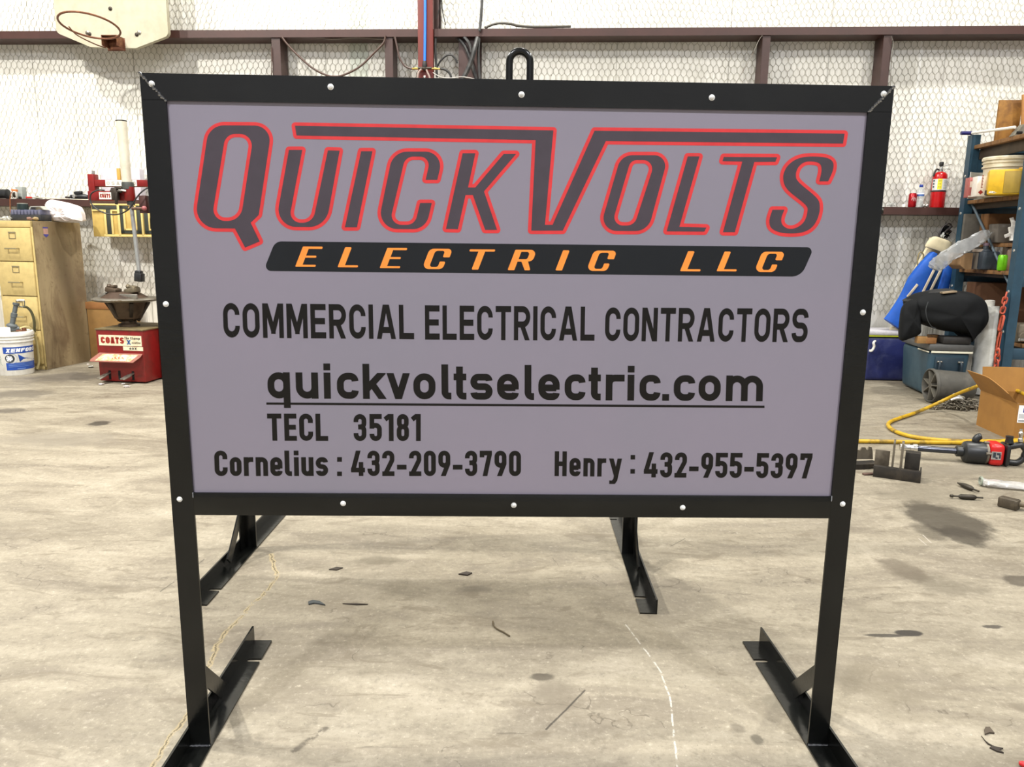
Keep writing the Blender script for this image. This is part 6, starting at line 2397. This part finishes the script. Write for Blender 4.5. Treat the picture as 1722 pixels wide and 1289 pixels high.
# heap of steel chain
OH = G(1616, 688)
t = thing('steel_chain', 'heap of galvanised steel chain on the floor between grey bucket and carton', 'chain', OH, 0)
b = MB()
rnd = random.Random(21)
for k in range(120):
    a, q = rnd.uniform(0, 2 * PI), math.sqrt(rnd.random())
    x_, y_ = .155 * q * math.cos(a), .11 * q * math.sin(a)
    h_ = .085 * (1 - q * q) * rnd.random() + .007
    el = rnd.uniform(-.6, .6) * (h_ > .03)
    link(b, (x_ + .01, y_ + .05, max(h_, .008 + .02 * abs(el))), (math.cos(a + 1.3 * rnd.random() + k), math.sin(a + k), el), .024, .044, .0042, rnd.choice((.2, 1.4, .8)) if h_ > .03 else (PI / 2 if k % 3 else .9))
for v in b.v:
    v.z = max(v.z, .0005)
b.build('links', mat('chain_steel', (112, 106, 94), .4, .6, (76, 66, 54), .7, 20), t)
b = MB()
for k in range(8):
    link(b, (-.13 - k * .022 + .04, -.01 + .02 * math.sin(k), .008), (-1, .5 * math.sin(k), 0), .024, .04, .0045, PI / 2 if k % 2 else .7)
for v in b.v:
    v.z = max(v.z, .0005)
b.build('chain_tail', mat('chain_steel', (112, 106, 94)), t)
b = MB()
b.sphere((-.055, -.02, .098), .034, 14, (1.3, .8, .7), (0, .5, .4))
b.tube(smooth([(-.10, -.03, .078), (-.07, -.05, .095), (-.03, -.045, .09), (-.02, -.03, .07)], 5), .009, 8)
b.build('chain_hook', mat('hook_zinc', (206, 206, 204), .3, .4), t)

# open carton
OC2 = G(1702, 741.5)
qk = G(1641.5, 714)
BA = -math.atan2(qk.x - OC2.x, qk.y - OC2.y)
t, L = setthing('shipping_carton', 'open brown shipping carton with raised flaps and a printed label', 'carton', OC2, BA)
bl_ = (qk - OC2).length
bh = L(1703.5, 678).z
bw = .50
cb = mat('carton_brown', (152, 108, 48), .75, 0, (136, 94, 40), .6, 4, .06)
cbi = mat('carton_inside', (128, 92, 48), .8, 0, (120, 82, 44), .5, 6)
b = MB()
w = .005
b.span((0, 0, 0), (w, bl_, bh))
b.span((w, 0, 0), (bw, w, bh))
b.span((w, bl_ - w, 0), (bw, bl_, bh))
b.span((bw - w, w, 0), (bw, bl_ - w, bh))
b.span((w, w, 0), (bw - w, bl_ - w, w))
b.build('box', cb, t)
hb, hf = Vector((0, bl_, bh)), Vector((0, 0, bh))
# left flap: stands up and leans outward, front corner bent down
o1 = L(1626.5, 622.5, bl_)
def flapf(u, v):
    e0 = hb.lerp(hf, u)
    far = o1 - hb
    k = far * (1 - .25 * max(0, u - .55) ** 1.2 * 2.2)
    p = e0 + k * v
    p.y -= .05 * v * max(0, u - .3)
    p.z -= .11 * v * max(0, u - .5) ** 1.5
    return p
MB().sheet(flapf, 12, 5, .004).build('flap', cb, t)
# back flap upright
o2 = L(1649, 617, bl_)
def backf(u, v):
    return Vector((.01 + (bw - .02) * u, bl_ - .002 + .03 * v + .012 * math.sin(u * 5) * v, bh + max(.12, o2.z - bh) * v))
MB().sheet(backf, 10, 4, .004).build('flap', cb, t)
def frontf(u, v):
    return Vector((.015 + (bw - .03) * u, .004 + .16 * v, bh - .001 - .05 * v - .01 * math.sin(u * 6) * v))
MB().sheet(frontf, 8, 4, .004).build('flap', cbi, t)
t_ = t
b = MB()
lx0, lx1 = L(1704, 690, -.001).x, L(1704, 690, -.001).x + .13
lz0, lz1 = L(1706, 710, -.001).z, L(1708, 681, -.001).z
b.span((.012, -.0012, lz0), (.150, 0, lz1))
lb_ = b.build('label', lab_white, t)
b = MB()
b.span((.040, -.0018, lz1 - .045), (.072, -.0012, lz1 - .018))
b.build('label_blue', mat('flag_blue', (36, 44, 140), .5), lb_)
b = MB()
star = [(.009 * (1 if k % 2 == 0 else .4) * math.sin(2 * PI * k / 10), .009 * (1 if k % 2 == 0 else .4) * math.cos(2 * PI * k / 10)) for k in range(10)]
b.prism(star, (.056, -.0024, lz1 - .031), (1, 0, 0), (0, 0, 1), (0, .0004, 0))
b.build('label_star', lab_white, lb_)
b = MB()
b.span((.074, -.0018, lz1 - .045), (.105, -.0012, lz1 - .034))
b.span((.074, -.0018, lz1 - .029), (.105, -.0012, lz1 - .018))
b.span((.048, -.0018, lz1 - .062), (.105, -.0012, lz1 - .056))
b.build('label_red', mat('flag_red', (196, 44, 44), .5), lb_)
b = MB()
for k in range(4):
    b.span((.018, -.0018, lz0 + .028 + k * .007), (.060 + .01 * (k % 2), -.0012, lz0 + .031 + k * .007))
b.span((.018, -.0018, lz0 + .006), (.062, -.0012, lz0 + .016))
b.build('label_print', mat('print_grey', (150, 152, 154), .5), lb_)
crumple((.14, bl_ * .45, bh * .55), (.10, .12, .07), 9, 71, .6).build('packing_film', clear, t, angle=15)

# impact wrench
p_tip = G(1513, 751.5, .060)
p_end = G(1722, 764.5, .064)
WAx = math.atan2(p_end.y - p_tip.y, p_end.x - p_tip.x)
OW = Vector((p_tip.x, p_tip.y, 0))
t, L = setthing('impact_wrench', 'black and red air impact wrench with long anvil lying on the floor', 'impact wrench', OW, WAx)
X_ = lambda px, py=760: L(px, py).x
zc_ = .0635
axv = Vector((1, 0, 0))
xs = [X_(1513), X_(1528), X_(1535), X_(1542), X_(1607), X_(1618.5), X_(1654), X_(1684), X_(1692)]
O3 = Vector((0, 0, zc_ - .003))
MB().lathe([(0, 0), (.017, 0), (.020, .003), (.020, xs[1] - .003), (.022, xs[1]), (.018, xs[1] + .004), (.018, xs[2] - .002), (.023, xs[2]), (.024, xs[3] - .004), (.018, xs[3]), (0, xs[3])], O3, axv, 20).build('socket', chrome, t)
MB().lathe([(0, xs[3]), (.0165, xs[3]), (.0175, xs[3] + .05), (.0175, xs[4]), (0, xs[4])], O3, axv, 20).build('anvil', mat('anvil_steel', (70, 72, 80), .22, .7), t)
iw = mat('tool_black', (28, 30, 31), .38, 0, (54, 52, 48), .4, 14)
MB().lathe([(0, xs[4]), (.026, xs[4]), (.030, xs[4] + .004), (.030, xs[5] - .004), (.045, xs[5]), (.057, xs[5] + .008), (.060, xs[5] + .02), (.062, xs[6] - .02), (.060, xs[6]), (0, xs[6])], O3, axv, 32).build('nose_housing', iw, t)
b = MB()
b.lathe([(.0, xs[6]), (.058, xs[6]), (.060, xs[6] + .004), (.060, xs[6] + .012), (.057, xs[6] + .014), (0, xs[6] + .014)], O3, axv, 32)
for k in range(5):
    a = 2 * PI * k / 5 + .5
    b.cyl(Vector((xs[6] - .008, .060 * math.cos(a), zc_ + .060 * math.sin(a))), Vector((xs[6] + .018, .060 * math.cos(a), zc_ + .060 * math.sin(a))), .007, n=8) if math.sin(a) > -.6 else None
b.build('flange', mat('flange_grey', (112, 104, 92), .45, .5), t)
b = MB()
b.box(((xs[6] + .014 + xs[7]) / 2, 0, zc_), (xs[7] - xs[6] - .014, .116, .122), None, .022, 3)
b.build('motor_housing', mat('tool_red', (190, 24, 24), .35, 0, (150, 20, 20), .4, 8), t)
b = MB()
c_ = L(1676, 766, -.0585)
b.span((c_.x - .026, -.0592, c_.z - .022), (c_.x + .022, -.0575, c_.z + .022), .0)
dl = b.build('decal', mat('decal_grey', (150, 146, 140), .4), t)
b = MB()
for k, (x_, z_, w_, h_) in enumerate(((-.018, -.012, .014, .03), (.0, .004, .018, .012), (-.004, -.018, .01, .01), (.012, -.014, .008, .02))):
    b.span((c_.x + x_, -.0598, c_.z + z_), (c_.x + x_ + w_, -.0592, c_.z + z_ + h_))
b.build('decal_mark', lab_dark, dl)
b = MB()
b.box((xs[8] - .006, 0, zc_), (.024, .11, .118), None, .012)
b.build('end_plate', iw, t)
# D handle
b = MB()
hx0, hx1 = xs[8] - .004, X_(1720, 765)
zt_, zb_ = zc_ + .045, zc_ - .050
hp = [Vector((hx0, 0, zt_ - .01)), Vector((hx0 + .05, 0, zt_ + .006)), Vector((hx1 - .012, 0, zt_ + .008)), Vector((hx1 + .012, 0, zt_ - .02)), Vector((hx1 + .008, 0, zc_)), Vector((hx1 + .004, 0, zb_ + .03)), Vector((hx1 - .026, 0, zb_ + .004)), Vector((hx0, 0, zb_ + .006))]
b.tube(smooth(hp, 5), [.017] * 36, 10)
b.box((hx1 + .03, 0, zt_ - .004), (.075, .036, .036), None, .01)
b.build('handle', iw, t)
b = MB()
b.tube([L(1697, 744), L(1697.5, 738), L(1698, 733)], [.022, .018, .020], 12)
b.build('trigger', iw, t)
b = MB()
b.tube(smooth([L(1640.5, 745), L(1641, 739), L(1645, 734.5), L(1650, 733)], 5), [.016, .017, .018, .018, .019, .019, .019, .019, .019, .019, .019, .019, .019, .018, .017, .016], 12)
b.build('side_handle', iw, t)
b = MB()
pa, pb = L(1716, 742), L(1717.5, 721)
b.lathe([(0, 0), (.013, 0), (.013, .016), (.009, .02), (.0095, .034), (.012, .038), (.012, .05), (.007, .056), (.007, (pb - pa).length), (0, (pb - pa).length)], pa, pb - pa, 14)
b.build('air_inlet', chrome, t)

# yellow hose
hy = mat('hose_yellow', (188, 150, 20), .5, 0, (78, 62, 28), .85, 9, lo=.48, hi=.66)
hp = [G(1380, 740.5, .014), G(1447, 741.5, .014), G(1500, 742.3, .014), G(1560, 743.5, .014), G(1620, 744, .014), G(1690, 743, .014), G(1735, 741, .014)]
b = MB()
b.tube([p - hp[0] for p in smooth(hp, 8)], .0125, 10)
o = b.build('air_hose', hy)
o.location = hp[0]
tag(o, 'worn yellow air hose running straight along the floor behind the impact wrench', 'hose')
hp = [G(1735, 738, .014), G(1690, 741, .014), G(1630, 741.5, .014), G(1580, 739.5, .014), G(1535, 734, .014), G(1507, 725.5, .014), G(1494, 716, .014), G(1497, 709, .014), G(1512, 703, .014), G(1545, 691.5, .02), G(1580, 676, .07), G(1610, 662, .15), G(1636, 652, .225), G(1650, 648, .262), G(1684, 649.5, .252), G(1706, 655, .244), G(1722, 662, .240), G(1750, 676, .236)]
b = MB()
b.tube([p - hp[0] for p in smooth(hp, 8)], .0125, 10)
o = b.build('air_hose', hy)
o.location = hp[0]
tag(o, 'worn yellow air hose looped on the floor and draped over the open carton', 'hose')

# steel brackets
grime = mat('bracket_black', (40, 36, 31), .55, .3, (66, 58, 48), .6, 14, .12)
grime2 = mat('bracket_grey', (104, 96, 82), .55, .3, (70, 62, 52), .7, 12, .12)
OQ = G(1467.5, 801)
qq = G(1544, 812)
QA = math.atan2(qq.y - OQ.y, qq.x - OQ.x)
t, L = setthing('steel_bracket', 'dark welded steel bracket with upright plates on the floor in front of the wrench', 'bracket', OQ, QA)
qw = L(1549, 800).x
qh = L(1468, 782.7).z
b = MB()
b.span((0, 0, 0), (qw, .006, qh), .001)
b.span((0, .006, 0), (qw, .11, .006))
b.span((0, .006, qh - .006), (qw, .03, qh))
b.span((qw - .006, .006, .006), (qw, .11, qh - .002))
b.build('base_channel', grime, t)
for (xa, xb_, ya, dy0, dy1, m__) in ((1522, 1548, 760, .045, .10, grime), (1514, 1518.5, 746, .02, .10, grime2), (1500, 1503.5, 743, .03, .11, grime2), (1471, 1496, 755, .10, .106, grime2)):
    xa_, xe_ = L(xa, 770, dy0).x, L(xb_, 770, dy0).x
    hz_ = L(xa, ya, dy0).z
    MB().span((xa_, dy0, .006), (xe_, dy1, hz_), .001).build('upright_plate', m__, t)
OQ2 = G(1446, 790)
t, L = setthing('steel_bracket', 'notched dark steel bracket half hidden behind the sign post', 'bracket', OQ2 + Vector((-.05, 0, 0)), R(8))
pz = [(1432, 772), (1468, 772), (1467.5, 758), (1466, 751.5), (1462, 751), (1460, 756), (1457.5, 756), (1455.5, 752), (1450, 752), (1447, 757), (1432, 754)]
b = MB()
b.prism([(L(x_, y_, .05).x, L(x_, y_, .05).z) for x_, y_ in pz], (0, .05, 0), (1, 0, 0), (0, 0, 1), (0, .008, 0))
b.build('notched_plate', grime2, t)
b = MB()
xs_ = [L(x_, 785).x for x_ in (1420, 1446, 1466, 1480)]
hh = L(1446, 776, .05).z
b.prism([(xs_[0], 0), (xs_[1], 0), (xs_[2], hh * .4), (xs_[3], hh * .9), (xs_[3], hh * 1.08), (xs_[2], hh), (xs_[0], hh)], (0, 0, 0), (1, 0, 0), (0, 0, 1), (0, .07, 0))
b.build('foot', grime, t)
t = thing('wood_chip', 'brown splinter on the floor against the dark welded bracket', 'splinter', G(1460, 798), .1)
MB().box((0, 0, .005), (.06, .02, .009), (0, 0, .1), .002).build('chip', mat('chip_brown', (84, 62, 52), .7), t)

# clear bottle sleeve, punches, hammer and odds and ends
OS = G(1650, 816)
t = thing('plastic_tube_bag', 'clear plastic tube bag lying flat on the floor below the impact wrench', 'plastic bag', OS, 0)
L = place(OS, 0)
e1 = G(1740, 824) - OS
sp = [Vector((0, 0, .022)), Vector((e1.x * .12, e1.y * .12 - .0, .02)), Vector((e1.x * .5, e1.y * .5, .016)), Vector((e1.x, e1.y, .014))]
b = ribbon(smooth(sp, 5), [.022, .03, .036, .038, .040] + [.042] * 11, [.021, .019, .017, .016, .015] + [.013] * 11, 12, Vector((0, 0, 1)))
rnd = random.Random(4)
b.v = [Vector((p.x + rnd.uniform(-1, 1) * .003, p.y + rnd.uniform(-1, 1) * .003, max(.001, p.z + rnd.uniform(-1, 1) * .003))) for p in b.v]
b.build('sleeve', mat('tube_film', (206, 204, 200), .15, alpha=.6, spec=.9, bump=.5, bscale=40), t, angle=20)
MB().lathe([(.018, -.004), (.023, -.004), (.024, .004), (.018, .006), (.017, 0), (.018, -.004)], (-.004, 0, .0245), (-1, .25, 0), 22).build('neck_ring', mat('ring_film', (150, 158, 144), .2, alpha=.8), t)
for i, (a_, e_, lb, prof) in enumerate((((1609.5, 815.5), (1645.5, 830), 'short steel punch, the rear one of two on the floor', [(0, 0), (.003, 0), (.010, .03), (.0125, .05), (.0125, .085), (.009, .095), (.004, .10), (.0045, 1)]),
                                        ((1596, 837.5), (1652.5, 841), 'double ended steel punch in front of the short one', [(0, 0), (.007, .004), (.008, .014), (.004, .02), (.004, .038), (.0125, .05), (.0125, .105), (.009, .115), (.004, .12), (.0042, 1)]))):
    p, q = G(*a_), G(*e_)
    d_ = q - p
    ln = d_.length
    t = thing('steel_punch', lb, 'punch', p, math.atan2(d_.y, d_.x))
    pr_ = [(r_, min(z_, ln)) for r_, z_ in prof] + [(0, ln)]
    MB().lathe(pr_, (0, 0, .0128), (1, 0, 0), 10).build('punch', mat('punch_black', (58, 52, 42), .5, .4, (40, 36, 30), .6, 30), t)
p, q = G(1676, 851), G(1709, 859.5)
d_ = q - p
t = thing('hammer', 'heavy worn steel hammer head with its handle running off to the side', 'hammer', p, math.atan2(d_.y, d_.x))
ln = d_.length
hm = mat('hammer_steel', (74, 66, 54), .5, .4, (112, 102, 86), .6, 14, .1)
b = MB()
b.box((ln * .5, .022, .024), (ln, .046, .046), None, .006)
b.box((ln * .88, .022, .024), (ln * .22, .052, .048), None, .010)
b.build('head', hm, t)
MB().cyl((ln * .62, .02, .028), (ln * .62 + .24, .16, .02), .013, .015, 12).build('handle', mat('handle_grey', (104, 92, 72), .6), t)

odds = (('plastic_tip', 'bright red plastic tip at the very corner of the floor', 'plastic tip', 1717, 1289, mat('tip_red', (206, 40, 46), .4), 'tip'),)
t = thing('plastic_tip', 'bright red plastic tip on the floor at the very corner of the view', 'plastic tip', G(1712, 1287), R(-28))
MB().lathe([(0, 0), (.004, .001), (.0065, .006), (.0075, .02), (.0075, .12), (0, .12)], (0, 0, .0076), (1, 0, 0), 14).build('tip', mat('tip_red', (206, 40, 46), .4), t)
scrap_d = mat('leaf_dark', (50, 42, 34), .8)


def leaf(name, lb, cat, pts, h, m_, label_pt=None):
    P = [G(x_, y_) for x_, y_ in pts]
    O = sum(P, Vector()) / len(P)
    t = thing(name, lb, cat, O, 0)
    q = [(p.x - O.x, p.y - O.y) for p in P]
    b = MB()
    b.prism(q, (0, 0, .0006), (1, 0, 0), (0, 1, 0), (0, 0, h))
    b.build('scrap', m_, t)


leaf('dead_leaf', 'dark dried leaf with a long stem on the floor near the red tip', 'leaf', [(1650, 1238), (1656, 1246), (1664, 1252), (1672, 1256), (1687, 1259), (1680, 1261), (1688, 1267), (1676, 1264), (1664, 1258), (1668, 1255), (1660, 1251)], .003, scrap_d)
leaf('dead_leaf', 'small curled dark leaf scrap behind the stemmed leaf on the floor', 'leaf', [(1655, 1228), (1657, 1224), (1664, 1224), (1672, 1234), (1664, 1233), (1656, 1236)], .004, mat('leaf_brown', (72, 62, 50), .8))
leaf('tape_scrap', 'black tape scrap on the floor by the crack behind the sign', 'scrap', [(518, 1013), (526, 1010), (538, 1012), (547, 1018), (536, 1016), (528, 1015), (519, 1017)], .004, mat('tape_slate', (58, 62, 62), .7))
leaf('tape_scrap', 'thin dark splinter on the floor right of the black tape scrap', 'scrap', [(576, 1015.5), (600, 1015), (619, 1016.5), (600, 1017.5)], .003, scrap_d)
leaf('tape_scrap', 'dark flake on the floor under the middle of the sign', 'scrap', [(771, 966), (784, 962), (794, 964), (786, 968)], .004, scrap_d)
leaf('tape_scrap', 'black flake on the floor between the back feet of the far stand', 'scrap', [(553, 958), (566, 954), (577, 955), (566, 959)], .003, scrap_d)
P = [G(x_, y_, .003) for x_, y_ in ((829, 1044), (830, 1051), (836, 1057), (846, 1062), (857, 1069))]
t = thing('twig', 'thin bent brown twig on the shaded floor under the sign', 'twig', P[0] - Vector((0, 0, .003)), 0)
MB().tube([p - t.location for p in smooth(P, 4)], .0024, 6).build('stem', mat('twig_brown', (84, 72, 50), .7), t)
